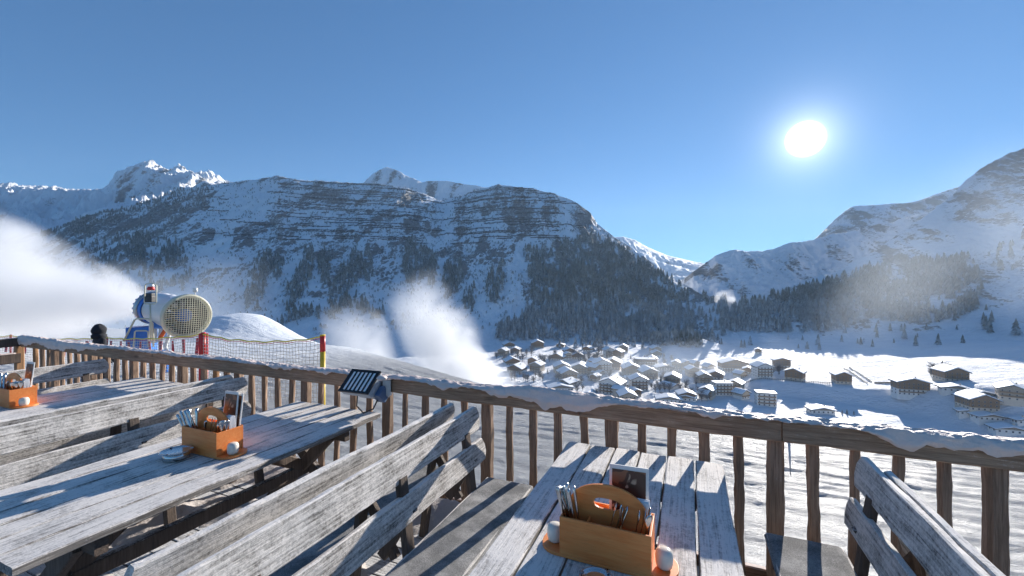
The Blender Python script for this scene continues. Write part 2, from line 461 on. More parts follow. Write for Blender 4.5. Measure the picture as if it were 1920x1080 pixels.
# relief
wx = TX + 60 * fbm(TX / 300, TY / 300, 3, 5); wy = TY + 60 * fbm(TX / 300, TY / 300, 3, 9)
lat = XP[None] + 0 * TY
rel = 34 * ridged(wx / 240, wy / 520, 5, 21) + 24 * ridged(wx / 75, wy / 170, 4, 31) + 8 * ridged(TX / 28, TY / 34, 4, 41)
rel = rel + np.where((ZONE >= 3) & (XP[None] < 460), 75 * ridged(TX / 330 + TY / 900, TY / 1500, 4, 17), 0)
amp = np.where(ZONE == 2, 1.0, 1.0) * TN
leftm = 1 - smooth(1080, 1300, lat)
amp = amp * np.where(ZONE == 2, .62 + .38 * leftm, 1.25 + 1.5 * (1 - smooth(380, 480, lat)))
TZ = TZ + rel * amp
# cliffs: terraced steps on the left massif
st = 34.0
zwp = TZ + 38 * fbm(TX / 210, TY / 210, 4, 83)
stepz = TZ - zwp + st * (np.floor(zwp / st) + smooth(.25, .75, zwp / st - np.floor(zwp / st)))
cl = smooth(40, 160, TZ) * leftm * (ZONE == 2) * TN * np.clip(fbm(TX / 160, TY / 160, 3, 77) * 2 + .5, 0, 1)
TZ = TZ + (stepz - TZ) * cl * .12
# gentle swells of the valley floor and the rise of the fields on the right
fl = (ZONE <= 1)
sB = smooth(0, 1, (TY - BZ1[None]) / (BZ2 - BZ1)[None]) * BH[None]
TZ = np.where(ZONE <= 1, np.where(ZONE == 1, FLOOR, TZ) + sB * (ZONE == 1), TZ)
TZ = TZ + np.where(ZONE == 1, 3.0 * fbm(TX / 90, TY / 90, 4, 51) + 1.0 * fbm(TX / 18, TY / 18, 3, 52), 0)
TZ = TZ + np.where(ZONE <= 1, 20 * np.exp(-((TX - 300) / 62) ** 2 - ((TY - 700) / 45) ** 2), 0)
NRr, NC = TX.shape
ROW = HZ + (EYE - TZ) / TY * F          # where each vertex would be seen
COL = lat
def ell(cx, cy, rx, ry, ang=0.):
    dx, dy = COL - cx, ROW - cy; a = R(ang); p = dx * math.cos(a) + dy * math.sin(a); q = -dx * math.sin(a) + dy * math.cos(a)
    return np.clip(1.35 - np.sqrt((p / rx) ** 2 + (q / ry) ** 2), 0, 1) / .35 * (ZONE == 2)
# slope
gx = np.gradient(TX, axis=1); gzx = np.gradient(TZ, axis=1) / np.maximum(gx, .1)
gy = np.gradient(TY, axis=0); gzy = np.gradient(TZ, axis=0) / np.where(np.abs(gy) < .05, .05, gy)
slope = np.sqrt(gzx ** 2 + gzy ** 2)
# bare rock and scrub
rk = .27 + .30 * smooth(.35, 1.25, slope) + .55 * fbm(TX / 75, TY / 190, 5, 61)
hgt = smooth(590, 470, ROW)
gul = ridged(wx / 75, wy / 170, 4, 31) * .5 + ridged(TX / 30, TY / 90, 4, 131) * .5
rkL = rk * (.60 + .30 * hgt) + .34 * gul * (.4 + .6 * hgt) + .02
for e in ((455, 385, 62, 26, -25), (360, 478, 70, 16, 8), (420, 440, 14, 34, 10), (990, 485, 21, 34, 0), (835, 400, 14, 22, 10), (425, 370, 30, 14, -30), (545, 590, 80, 26, 0), (620, 420, 9, 24, 5), (300, 540, 60, 24, 15), (700, 600, 90, 30, 0), (1180, 560, 10, 30, 10)):
    rkL = rkL - np.clip(ell(*e), 0, 1) * .6
rkR = rk * .85 + .26 * gul - .05 + .06 * smooth(1750, 1860, COL) * smooth(480, 380, ROW)
rock = np.where(ZONE == 2, rkL * leftm + rkR * (1 - leftm), 0)
back = rk * .75
rock = np.where(ZONE >= 3, rk * .72 - .2 * (COL < 215) + .16 * (ZONE >= 5) * (COL > 1400), rock)
rock = np.where(ZONE <= 1, -.3, rock)
rock = np.clip(rock, -.3, 1.2)

def terrain_mat():
    t = NT('snowy mountainside')
    v = t.co('Object'); vz = t.co('Object', (.9, .42, .8))
    a = t.noise(vz, .055, 9, .66, .4); b = t.noise(vz, .20, 8, .74, .3)
    vr = t.co('Object', (.30, 1.0, 2.2), (0, R(38), 0))
    a2 = t.noise(vr, .05, 9, .66, .4); b2 = t.noise(vr, .16, 7, .72, .2); sd = t.attr('side')
    def bl(p, q):
        n = t.n.new('ShaderNodeMix'); n.data_type = 'FLOAT'; t.lk(sd, n.inputs[0]); t.lk(p, n.inputs[2]); t.lk(q, n.inputs[3]); return n.outputs[0]
    a = bl(a, a2); b = bl(b, b2)
    r = t.attr('rock')
    m = t.math('ADD', t.math('MULTIPLY', a, .55), t.math('MULTIPLY', b, .75))
    f = t.math('ADD', t.math('SUBTRACT', r, 1.13), m)
    f = t.rng(f, -.045, .07)
    c1 = t.mix(t.rng(b, .3, .7), (.05, .055, .065), (.28, .275, .27))
    sn = t.mix(t.rng(a, .3, .7), (.74, .76, .80), (.83, .84, .86))
    c = t.mix(f, sn, c1)
    n = t.bump(t.math('ADD', a, t.math('MULTIPLY', b, .45)), .65, 9.0)
    return t.fin(c, .75, n)
terrain = np_mesh('mountains', np.stack([TX, TY, TZ], -1).reshape(-1, 3), grid_faces(NRr, NC)[:, ::1], terrain_mat(), True, attrs={'rock': rock, 'side': 1 - leftm + 0 * TZ})
tag(terrain, 'snow covered mountains round the valley with rock bands', 'mountains', kind='structure')

def ground_z(X, Y):
    p = 960 + F * X / Y
    j = int(np.clip(np.searchsorted(XP, p), 1, NC - 1))
    q = (p - XP[j - 1]) / (XP[j] - XP[j - 1])
    a = np.interp(Y, TY[:, j - 1], TZ[:, j - 1]); b = np.interp(Y, TY[:, j], TZ[:, j])
    return a + (b - a) * q

# avalanche barriers: rows of low fences along the contours
def barriers():
    vs = []; fs = []
    j0, j1 = np.searchsorted(XP, 330), np.searchsorted(XP, 1100)
    sel = np.where(ZONE[:, 0] == 2)[0]
    for k, zc in enumerate(np.arange(130, 470, 11.0) + 3.0 * np.sin(np.arange(31) * 2.7)[:len(np.arange(130, 470, 11.0))]):
        last = None
        for j in range(j0, j1):
            col = TZ[sel, j]; idx = np.argmax(col > zc)
            p = XP[j]
            ok = idx > 0
            if ok:
                X, Y = TX[sel[idx], j], TY[sel[idx], j]; rw = ROW[sel[idx], j]
                dens = .10 + (.48 if (520 < p < 800 and rw < 450) or (850 < p < 1050 and rw < 520) else 0)
                ok = (math.sin(p * .021 + k * 1.3) + math.sin(p * .063 + k * 2.1) * .6) * .5 + .5 < dens * 1.2 and p > 380
                ok = ok and not (430 < p < 500 and rw < 405) and not (970 < p < 1012 and 450 < rw < 520)
                ok = ok and TY[sel[idx], j] < 1900
            if ok:
                b = len(vs); vs += [(X, Y - 1.0, zc - 1.5), (X, Y - 2.2, zc + 3.2), (X, Y - .6, zc + 3.2), (X, Y + .6, zc - 1.5)]
                if last is not None and abs(vs[last][1] - Y) < 30:
                    l = last; fs += [(l, b, b + 1, l + 1), (l + 1, b + 1, b + 2, l + 2), (l + 2, b + 2, b + 3, l + 3)]
                last = b
            else: last = None
    o = np_mesh('avalanche_barriers', vs, np.array(fs), plain('rusty barrier steel', (.05, .052, .06), .8), False)
    tag(o, 'rows of dark avalanche barriers along the mountainside contours', 'avalanche barrier', kind='stuff')
barriers()

# ------------------------------------------------------------------ trees
def conifer(seed, tiers=7, n=8):
    "unit-height spruce: V, F(tri)"
    r = np.random.default_rng(seed); V = []; Fc = []
    for t in range(tiers):
        q = t / tiers; zb = .06 + .88 * q ; zt = min(1.0, zb + .94 / tiers * 1.9); rad = .19 * (1 - q) ** .85 + .012
        b = len(V)
        V.append((0, 0, zt))
        for j in range(n * 2):
            a = math.pi * j / n + t * .37 + r.normal() * .08
            rr = rad * ((1.0 if j % 2 else .55) + r.normal() * .13)
            V.append((rr * math.cos(a), rr * math.sin(a), zb - (.035 if j % 2 else -.01) + r.normal() * .008))
        for j in range(n * 2): Fc.append((b, b + 1 + j, b + 1 + (j + 1) % (n * 2)))
    return np.array(V), np.array(Fc)
def tree_mat(name, g1, g2, frost):
    t = NT(name)
    v = t.co('Object'); a = t.noise(v, .8, 5, .7); b = t.noise(v, 2.5, 3, .7); c0 = t.noise(v, .06, 3, .6)
    col = t.mix(t.rng(a, .3, .7), g1, g2)
    up = t.rng(t.normz(), .1, .8)
    f = t.math('ADD', t.math('MULTIPLY', b, .9), t.math('ADD', t.math('MULTIPLY', up, .45), t.math('MULTIPLY', c0, .5)))
    f = t.rng(f, .95 - frost, 1.35 - frost, 0, .8)
    return t.fin(t.mix(f, col, (.72, .76, .82)), .85)
M['tree'] = tree_mat('dark spruce needles', (.06, .074, .07), (.15, .165, .145), .20)
M['tree_frost'] = tree_mat('frosted spruce needles', (.085, .10, .10), (.21, .22, .21), .28)
protos = [conifer(s, 6, 5) for s in range(5)]
def poly_in(px, py, poly):
    ins = np.zeros(px.shape, bool); n = len(poly)
    for i in range(n):
        x1, y1_ = poly[i]; x2, y2 = poly[(i + 1) % n]
        c = ((y1_ > py) != (y2 > py)) & (px < (x2 - x1) * (py - y1_) / (y2 - y1_ + 1e-9) + x1)
        ins ^= c
    return ins
FORESTS = [  # polygon over the mountainsides, chance
    ([(925, 640), (935, 612), (985, 590), (1000, 540), (1045, 520), (1075, 500), (1115, 470), (1140, 450), (1200, 490), (1290, 545), (1350, 570), (1350, 640), (1240, 650), (1200, 642)], 1.0),
    ([(1300, 565), (1400, 566), (1480, 552), (1560, 530), (1620, 508), (1680, 492), (1760, 488), (1800, 476), (1835, 500), (1842, 545), (1830, 580), (1790, 600), (1740, 606), (1640, 600), (1560, 622), (1440, 624), (1380, 622), (1330, 640), (1280, 640)], 1.0),
    ([(1840, 470), (1990, 430), (1990, 540), (1920, 520), (1860, 505)], .25),
    ([(1365, 500), (1430, 520), (1420, 545), (1360, 545)], .5),
    ([(70, 428), (160, 405), (250, 385), (250, 400), (160, 440), (80, 445)], .5),
    ([(255, 382), (330, 352), (390, 352), (400, 380), (350, 400), (240, 405)], .35),
    ([(130, 420), (330, 400), (360, 520), (300, 640), (180, 540)], .13),
    ([(980, 470), (1120, 440), (1180, 520), (1000, 560)], .4),
    ([(1200, 640), (1800, 620), (1990, 640), (1900, 668), (1400, 655)], .012),
    ([(1560, 600), (1990, 560), (1990, 640), (1560, 640)], .03),
]
CLUMPS = [(485, 530, 17, 48, 18), (520, 505, 9, 26, 14), (560, 535, 12, 42, 25), (577, 500, 9, 30, 5), (608, 505, 10, 24, 0), (640, 545, 15, 40, 15), (665, 505, 12, 28, 10), (690, 500, 8, 25, 0), (770, 492, 12, 35, 0), (800, 500, 16, 30, -15), (845, 525, 12, 28, 0), (860, 515, 8, 20, 0), (925, 540, 12, 30, 0), (940, 520, 6, 22, 0), (670, 575, 16, 14, 0), (540, 600, 28, 7, -20), (600, 592, 40, 6, 0), (255, 475, 14, 26, 10), (320, 480, 12, 16, 0), (880, 560, 10, 20, 0), (1010, 510, 12, 20, 0), (700, 590, 20, 8, 0), (150, 590, 30, 20, 0), (90, 560, 30, 15, 0)]
def sample_trees(n, kind):
    area = np.abs(np.gradient(TX, axis=1) * np.gradient(TY, axis=0))
    prob = np.zeros_like(TX)
    front = (ZONE == 2) | ((ZONE == 1) & (TY > 600))
    if kind == 'forest':
        for poly, c in FORESTS: prob = np.maximum(prob, poly_in(COL, ROW, poly) * c * front)
        prob = prob * (.10 + .90 * smooth(-.28, .05, fbm(TX / 50, TY / 50, 4, 91)))
    elif kind == 'clump':
        for e in CLUMPS: prob = np.maximum(prob, np.clip(ell(*e) * 1.2, 0, 1))
    else:
        prob = leftm * (ZONE == 2) * (ROW < 620) * (.1 + smooth(-.15, .25, fbm(TX / 60, TY / 60, 3, 95)))
    wgt = prob * area * (COL > -60) * (COL < 1985)
    cs = np.cumsum(wgt.ravel()); k = np.searchsorted(cs, nr.random(n) * cs[-1])
    i, j = np.unravel_index(np.minimum(k, TX.size - 1), TX.shape)
    i = np.clip(i, 1, NRr - 2); j = np.clip(j, 1, NC - 2)
    b = nr.random(n)
    Y = TY[i, j] * (1 - b) + TY[i + 1, j] * b; Zz = TZ[i, j] * (1 - b) + TZ[i + 1, j] * b
    Xc = TX[i, j] * Y / TY[i, j] + (nr.random(n) - .5) * (TX[i, j + 1] - TX[i, j])
    col, row = COL[i, j], ROW[i, j]
    h = nr.uniform(3, 8.5, n) if kind == 'scrub' else nr.uniform(8, 25, n)
    if kind == 'forest': h = np.where((row < 440) & (col < 420), nr.uniform(8, 15, n), h)
    return Xc, Y, Zz, h, col, row
_t = [sample_trees(9500, 'forest'), sample_trees(1700, 'clump'), sample_trees(6500, 'scrub')]
tx, ty, tz, th, tcol, trow = [np.concatenate([q[i] for q in _t]) for i in range(6)]

def forest_mesh(idx, name, mat, lab):
    VV = []; FF = []; off = 0
    for k in idx:
        V, Fc = protos[k % 5]
        a = k * 2.399; c, s_ = math.cos(a), math.sin(a); h = th[k]; wd = h * (1.15 if h > 9 else 1.9) * (.9 + .3 * ((k * 7919) % 97) / 97)
        P = np.stack([(V[:, 0] * c - V[:, 1] * s_) * wd + tx[k], (V[:, 0] * s_ + V[:, 1] * c) * wd + ty[k], V[:, 2] * h + tz[k] - .5], 1)
        VV.append(P); FF.append(Fc + off); off += len(V)
    o = np_mesh(name, np.concatenate(VV), np.concatenate(FF), mat, False)
    return tag(o, lab, 'forest', kind='stuff')
fr = (tcol > 930) & (tcol < 1320) & (trow > 575) | (tcol > 1300) & (tcol < 1620) & (trow > 575)
forest_mesh(np.where(~fr)[0], 'spruce_forest', M['tree'], 'dark spruce forest and scrub on the mountainsides')
forest_mesh(np.where(fr)[0], 'frosted_forest', M['tree_frost'], 'frosted spruce forest at the foot of the mountains')

# single trees of the valley floor
def tree_protos(mat, tag_):
    out = []
    for s_ in range(3):
        V, Fc = conifer(40 + s_, 8, 7)
        m = MB()
        m.add([(p[0] * 1.2, p[1] * 1.2, p[2]) for p in V], [tuple(f) for f in Fc])
        me_c = m; out.append(me_c)
    return out
def mesh_only(mb, name, mat):
    me = bpy.data.meshes.new(name); me.from_pydata(mb.v, [], mb.f); me.materials.append(mat); me.update(); return me
crown_d = [mesh_only(m, 'crown', M['tree']) for m in tree_protos(0, 0)]
crown_f = [mesh_only(m, 'crown', M['tree_frost']) for m in tree_protos(0, 0)]
tk = MB(); tk.tube([(0, 0, -.02), (0, 0, .3), (0, 0, .9)], [.022, .018, .004], 6)
trunk_me = mesh_only(tk, 'trunk', plain('spruce bark', (.06, .045, .035), .9))
# a bare, frosted broadleaf crown: many fine twigs
def bare_crown(seed):
    r = random.Random(seed); m = MB()
    for i in range(46):
        a = r.uniform(0, 6.28); z0_ = r.uniform(.2, .62); L = r.uniform(.22, .42); el = r.uniform(.5, 1.2)
        p = Vector((0, 0, z0_)); d = Vector((math.cos(a) * math.cos(el), math.sin(a) * math.cos(el), math.sin(el)))
        q = p + d * L; m.tube([p, p + d * L * .5 + Vector((0, 0, .02)), q], [.010, .006, .002], 4, False)
        for _ in range(5):
            s_ = p + d * L * r.uniform(.4, 1); e = s_ + Vector((r.uniform(-1, 1), r.uniform(-1, 1), r.uniform(0, 1))) * .1
            m.tube([s_, e], [.005, .002], 3, False)
    return m
bare_me = [mesh_only(bare_crown(s), 'crown', plain('frosted twigs', (.21, .205, .21), .9)) for s in range(3)]

def single_tree(X, Y, h, kind, label, group):
    z = ground_z(X, Y) - .3
    nm = {'d': 'spruce_tree', 'f': 'spruce_tree', 'b': 'bare_tree'}[kind]
    o = empty(nm, (X, Y, z), rng.uniform(0, 6), label=label, cat='tree', group=group)
    me = {'d': crown_d, 'f': crown_f, 'b': bare_me}[kind][rng.randrange(3)]
    wf = h * rng.uniform(.85, 1.15) * (1.15 if kind == 'b' else 1)
    h *= 1.25 if kind == 'b' else 1; wf *= 1.4 if kind == 'b' else 1
    c = bpy.data.objects.new('crown', me); c.scale = (wf, wf, h); c.parent = o; C.objects.link(c)
    k = bpy.data.objects.new('trunk', trunk_me); k.scale = (h, h, h * .9); k.parent = o; C.objects.link(k)
    return o
def PXF(x, y):
    "point on the ground seen at (x, y)"
    j = int(np.clip(np.searchsorted(XP, x), 1, NC - 1)); c = ROW[:, j]
    k = np.argmax(c[3:] <= y) + 3
    q = (c[k - 1] - y) / max(1e-6, c[k - 1] - c[k])
    Y = float(TY[k - 1, j] + (TY[k, j] - TY[k - 1, j]) * np.clip(q, 0, 1))
    return (x - 960) / F * Y, Y

# ------------------------------------------------------------------ chalets
M['render_wall'] = plain('white rendered wall', (.78, .76, .72), .85, 0, .1, .4)
M['cream_wall'] = plain('cream rendered wall', (.62, .54, .44), .85, 0, .1, .4)
M['timber_wall'] = plain('brown timber cladding', (.33, .22, .14), .8, 0, .3, 1.5, .2)
M['grey_timber'] = plain('grey weathered timber cladding', (.42, .36, .29), .8, 0, .3, 1.5, .2)
M['roof_edge'] = plain('dark roof boards', (.13, .11, .09), .8, 0, .2, 1)
M['window_glass'] = plain('dark window glass', (.09, .10, .12), .12)
M['shutter'] = plain('pale window frame', (.45, .42, .38), .6)
M['roof_snow'] = snow_mat('roof snow', (.84, .85, .87), .7, .4, .25)
win_mb = MB(); win_mb.box((0, 0, 0), (1.15, .16, 1.35)); win_f = mesh_only(win_mb, 'window', M['shutter'])
win_mb = MB(); win_mb.box((0, -.09, 0), (.9, .04, 1.1)); win_g = mesh_only(win_mb, 'pane', M['window_glass'])
def chalet(name, X, Y, wd, dp, floors, rot, wall_m, top_m, label, pitch=.38, flat=False, group=None, detail=2, cat='house'):
    z = ground_z(X, Y)
    o = empty(name, (X, Y, z), rot, label=label, cat=cat, group=group)
    fh = 2.9; H = floors * fh; lo = fh * max(1, floors // 2) if not flat else H * .66
    a = MB(); a.box((0, 0, lo / 2 - 2), (wd, dp, lo + 4)); a.build('wall', wall_m, o)
    b = MB(); g = 0 if flat else wd / 2 * pitch
    if flat: b.box((0, 0, (lo + H) / 2), (wd + .1, dp + .1, H - lo))
    else: b.prism([(-wd / 2 - .05, -dp / 2 - .05, lo), (wd / 2 + .05, -dp / 2 - .05, lo), (wd / 2 + .05, -dp / 2 - .05, H), (0, -dp / 2 - .05, H + g), (-wd / 2 - .05, -dp / 2 - .05, H)], (0, dp + .1, 0))
    b.build('upper_wall', top_m, o)
    r = MB(); sn = MB(); ov = 1.5; t = .35; s_ = rng.uniform(.5, .95)
    if flat:
        r.box((0, 0, H + .15), (wd + 1.2, dp + 1.2, .3)); sn.box((0, 0, H + .3 + s_ / 2), (wd + .9, dp + .9, s_))
    else:
        for q in (-1, 1):
            e = wd / 2 + ov; ze = H - ov * pitch
            r.prism([(0, -dp / 2 - ov, H + g), (q * e, -dp / 2 - ov, ze), (q * e, -dp / 2 - ov, ze + t), (0, -dp / 2 - ov, H + g + t)], (0, dp + 2 * ov, 0))
            sn.prism([(0, -dp / 2 - ov + .1, H + g + t), (q * (e - .1), -dp / 2 - ov + .1, ze + t + .04), (q * (e - .15), -dp / 2 - ov + .1, ze + t + s_), (q * .5, -dp / 2 - ov + .1, H + g + t + s_ * .95), (0, -dp / 2 - ov + .1, H + g + t + s_)], (0, dp + 2 * ov - .2, 0))
    rf = r.build('roof', M['roof_edge'], o)
    sn.build('roof_snow', M['roof_snow'], o, bevel=.25)
    c = MB(); c.box((wd * .2, dp * .15, H + g * .6 + 1.0), (.9, .9, 2.4)); c.build('chimney', M['cream_wall'], rf)
    if detail:
        nx = max(2, int(wd / 3.2)); ny = max(2, int(dp / 3.6))
        for fl in range(floors if detail > 1 else floors - 1):
            for i in range(nx):
                spots = [((i + .5) / nx * wd - wd / 2, -dp / 2 - .1, 0)]
                for (px_, py_, rz) in spots:
                    f_ = bpy.data.objects.new('window', win_f); f_.location = (px_, py_, fl * fh + 1.6); f_.parent = o; C.objects.link(f_)
                    gl = bpy.data.objects.new('pane', win_g); gl.parent = f_; C.objects.link(gl)
            if detail > 1:
                side = -1 if X > 0 else 1
                for i in range(ny):
                    f_ = bpy.data.objects.new('window', win_f); f_.location = (side * (wd / 2 + .1), (i + .5) / ny * dp - dp / 2, fl * fh + 1.6)
                    f_.rotation_euler = (0, 0, side * math.pi / 2); f_.parent = o; C.objects.link(f_)
                    gl = bpy.data.objects.new('pane', win_g); gl.parent = f_; C.objects.link(gl)
        for fl in range(1, floors):
            q = MB(); q.box((0, -dp / 2 - .75, fl * fh + .1), (wd * .9, 1.3, .16)); q.box((0, -dp / 2 - 1.35, fl * fh + .6), (wd * .9, .08, .8))
            for sx in (-1, 1): q.box((sx * wd * .448, -dp / 2 - .72, fl * fh + .6), (.08, 1.2, .8))
            q.build('balcony', M['timber_wall'], o)
    return o
HS = []
def za(x, y, w_): HS.append((920 + x / 3.84, 600 + y / 3.84, w_ / 3.84))
def zb(x, y, w_): HS.append((1400 + x / 3.69, 600 + y / 3.69, w_ / 3.69))
# (zoom x, base y, width, kind)   kinds: c brown chalet, g grey gabled, w white hotel, f flat-roofed, l long low
specs = [('a', 150, 318, 110, 'c', 'dark chalet under deep snow nearest the snow plume, upper of two'), ('a', 190, 372, 120, 'c', 'dark chalet just below another beside the snow plume'),
 ('a', 335, 198, 92, 'C', 'tall brown chalet alone under the forest edge above the village'), ('a', 503, 200, 60, 'c', 'small brown chalet at the forest foot right of the lone tall chalet'),
 ('a', 560, 240, 80, 'c', 'snow roofed chalet below the small forest foot chalet'), ('a', 490, 285, 110, 'c', 'brown chalet with white roof left of the row under the forest'), ('a', 620, 275, 85, 'c', 'dark gabled chalet at the right end of the row under the forest'),
 ('a', 178, 235, 70, 'c', 'small chalet among bare trees below the forest left'), ('a', 128, 195, 80, 'c', 'chalet at the forest edge closest to the snow plume'), ('a', 92, 255, 68, 'g', 'half hidden grey chalet in the edge of the snow plume'),
 ('a', 510, 375, 115, 'g', 'grey gabled house with bright roof, left of a twin pair'), ('a', 645, 380, 115, 'g', 'grey gabled house with bright roof, right of a twin pair'), ('a', 550, 425, 125, 'g', 'low gabled house just below the twin grey gables'),
 ('a', 335, 365, 90, 'g', 'snowy house among bare trees left of the twin gables'), ('a', 800, 370, 130, 'w', 'white balconied hotel above the village centre'), ('a', 880, 345, 120, 'C', 'dark timber hotel right behind the white balconied hotel'),
 ('a', 850, 268, 78, 'w', 'small white house under the forest in front of the road'), ('a', 915, 268, 80, 'C', 'tall dark chalet beside the snowy road into the forest'), ('a', 1010, 390, 130, 'C', 'brown timber hall with shallow blue-white roof'),
 ('a', 1108, 325, 150, 'F', 'wide terraced hotel with stacked snowy roofs'), ('a', 1128, 415, 122, 'g', 'brown gabled house in front of the terraced hotel'), ('a', 908, 425, 130, 'l', 'long low snow buried roof in the village centre'),
 ('a', 1250, 355, 135, 'l', 'long snow roofed house at the foot of the round hill'), ('a', 1335, 350, 60, 'g', 'small tan house behind the long roof by the round hill'), ('a', 1400, 350, 70, 'g', 'tan gabled house at the right of the round hill foot'),
 ('a', 875, 525, 170, 'w', 'large white gabled hotel just above the railing snow'), ('a', 1062, 500, 130, 'w', 'white house with timber top and blue shaded roof'), ('a', 1310, 462, 110, 'g', 'single tan gable facing the terrace in the village centre'),
 ('a', 1450, 400, 80, 'g', 'small gabled house behind bare trees right of centre'), ('a', 1400, 575, 150, 'l', 'broad snow roof low in the village by the railing'), ('a', 1530, 450, 80, 'g', 'small gabled house left of the corner chalet'),
 ('a', 1620, 420, 110, 'c', 'dark chalet with white gable right of centre'), ('a', 1665, 535, 130, 'f', 'white flat roofed hotel with rows of windows'), ('a', 1765, 510, 100, 'g', 'grey gabled house touching the white flat roofed hotel'),
 ('a', 1745, 370, 200, 'W', 'long white hotel row in front of the shaded meadow'), ('a', 1850, 385, 60, 'c', 'small chalet at the end of the long hotel row'), ('a', 1185, 240, 70, 'g', 'small house at the forest gap above the village'),
 ('a', 700, 225, 60, 'c', 'small chalet tucked under the frosted forest'), ('a', 600, 460, 105, 'l', 'low snowed shed below the twin gables'), ('a', 1280, 585, 180, 'l', 'widest low snow roof right above the railing'),
 ('a', 500, 500, 190, 'l', 'long low buried building at the village left edge'), ('a', 1560, 560, 90, 'g', 'small house deep in the lower village'), ('a', 980, 600, 120, 'g', 'gabled roof just peeping over the railing snow'),
 ('b', 240, 345, 125, 'W', 'hotel with dark timber top floor by the meadow edge'), ('b', 105, 390, 130, 'w', 'pale house below the timber topped hotel'), ('b', 335, 410, 130, 'C', 'brown boarded house in front of the sunlit meadow'),
 ('b', 655, 435, 115, 'C', 'lone small brown chalet on the sunlit meadow'), ('b', 1130, 515, 230, 'W', 'big white hotel with gable standing on the sunlit field'), ('b', 1410, 415, 170, 'C', 'chalet with low snowy gable behind the steam'),
 ('b', 1440, 490, 190, 'l', 'long brown house with snowy roof right of the big hotel'), ('b', 1610, 530, 150, 'l', 'low blue shaded house behind the front farmhouse'), ('b', 1830, 545, 165, 'g', 'house with even blue roof at the far right'),
 ('b', 1590, 610, 200, 'C', 'farmhouse with bright white gable roof at the right'), ('b', 1525, 655, 120, 'l', 'low shed left of the front farmhouse'), ('b', 1665, 685, 185, 'l', 'long low barn below the front farmhouse'),
 ('b', 1810, 775, 210, 'l', 'big low barn half cut by the railing at the right'), ('b', 1900, 715, 100, 'l', 'barn with bright roof at the right end of the view'), ('b', 130, 590, 150, 'f', 'white flat house in thin mist above the railing'),
 ('b', 510, 640, 180, 'l', 'snow covered low building on the near bright slope'), ('b', 80, 232, 50, 'c', 'tiny chalet alone on the shaded meadow')]
for i, (zn, x, y, w_, kd, lab) in enumerate(specs):
    px, py = (920 + x / 3.84, 600 + y / 3.84) if zn == 'a' else (1400 + x / 3.69, 600 + y / 3.69)
    wpx = w_ / (3.84 if zn == 'a' else 3.69)
    X, Y = PXF(px, py); wm = wpx / F * Y * (.92 if zn == 'a' else .80)
    rot = {0: .25, 1: -.45, 2: .1, 3: -.2}[i % 4] + math.atan2(-X, Y) * .6
    kw = {}
    if kd == 'c': a = (wm, wm * .9, 2, rot, M['render_wall'], M['timber_wall'])
    elif kd == 'C': a = (wm, wm * .85, 3, rot, M['cream_wall'], M['timber_wall'])
    elif kd == 'g': a = (wm, wm * 1.0, 3, rot, M['cream_wall'], M['grey_timber'])
    elif kd == 'w': a = (wm, wm * .8, 4, rot, M['render_wall'], M['render_wall'])
    elif kd == 'W': a = (wm, wm * .42, 4, rot * .4, M['render_wall'], M['timber_wall'])
    elif kd == 'F': a = (wm, wm * .5, 3, rot * .4, M['render_wall'], M['timber_wall']); kw['flat'] = True
    elif kd == 'f': a = (wm, wm * .6, 4, rot * .4, M['render_wall'], M['render_wall']); kw['flat'] = True
    else: a = (wm, wm * .5, 1, rot * .5, M['render_wall'], M['grey_timber'])
    big = wpx > 26
    chalet('barn' if ('barn' in lab or 'shed' in lab) else ('hotel' if kd in 'wWFf' else 'chalet'), X, Y, *a, lab, group='houses of the snowy village', detail=(2 if big else 1), cat='barn' if ('barn' in lab or 'shed' in lab) else ('hotel' if 'hotel' in lab else 'house'), pitch=.28 if kd == 'W' else (.22 if kd == 'l' else .42), **kw)

rv = random.Random(5)
for i in range(30):
    px, py = rv.uniform(985, 1420), rv.uniform(655, 752)
    if py < 655 + max(0, px - 1150) * .12: continue
    X, Y = PXF(px, py); wm = rv.uniform(9, 15)
    chalet('chalet', X, Y, wm, wm * rv.uniform(.7, 1.1), rv.choice((1, 2, 2, 3)), rv.uniform(-.8, .8), rv.choice((M['render_wall'], M['cream_wall'])), rv.choice((M['grey_timber'], M['timber_wall'], M['cream_wall'])), 'small snow covered house squeezed between the larger village roofs', group='small houses between the larger ones', detail=1, pitch=rv.uniform(.3, .5))

# trees of the village and the meadow
TL = []
def cluster(cx, cy, rx, ry, n, kind, h0, h1, label, group):
    for _ in range(n):
        a = rng.uniform(0, 6.28); q = math.sqrt(rng.random())
        X, Y = PXF(cx + math.cos(a) * rx * q, cy + math.sin(a) * ry * q)
        single_tree(X, Y, rng.uniform(h0, h1), kind, label, group)
cluster(1000, 672, 70, 14, 26, 'b', 8, 13, 'frosty bare tree between the upper chalets left in the village', 'bare frosted trees of the village')
cluster(1110, 672, 45, 10, 20, 'b', 9, 15, 'tall frosty bare tree in the grove above the white balconied hotel', 'bare frosted trees of the village')
cluster(985, 712, 40, 8, 12, 'b', 8, 12, 'frosty bare tree beside the plume at the village left edge', 'bare frosted trees of the village')
cluster(1250, 722, 60, 16, 14, 'b', 7, 11, 'frosty bare tree between houses in the village centre', 'bare frosted trees of the village')
cluster(1170, 735, 100, 20, 14, 'b', 6, 10, 'small frosty garden tree low in the village', 'bare frosted trees of the village')
cluster(1330, 735, 60, 25, 12, 'b', 6, 11, 'frosty bare tree near the white flat roofed hotel', 'bare frosted trees of the village')
cluster(1180, 705, 150, 35, 60, 'b', 6, 11, 'small frosty tree between the village houses', 'bare frosted trees of the village')
cluster(1150, 690, 140, 30, 30, 'f', 7, 13, 'frosted garden spruce between the village houses', 'garden spruces of the village')
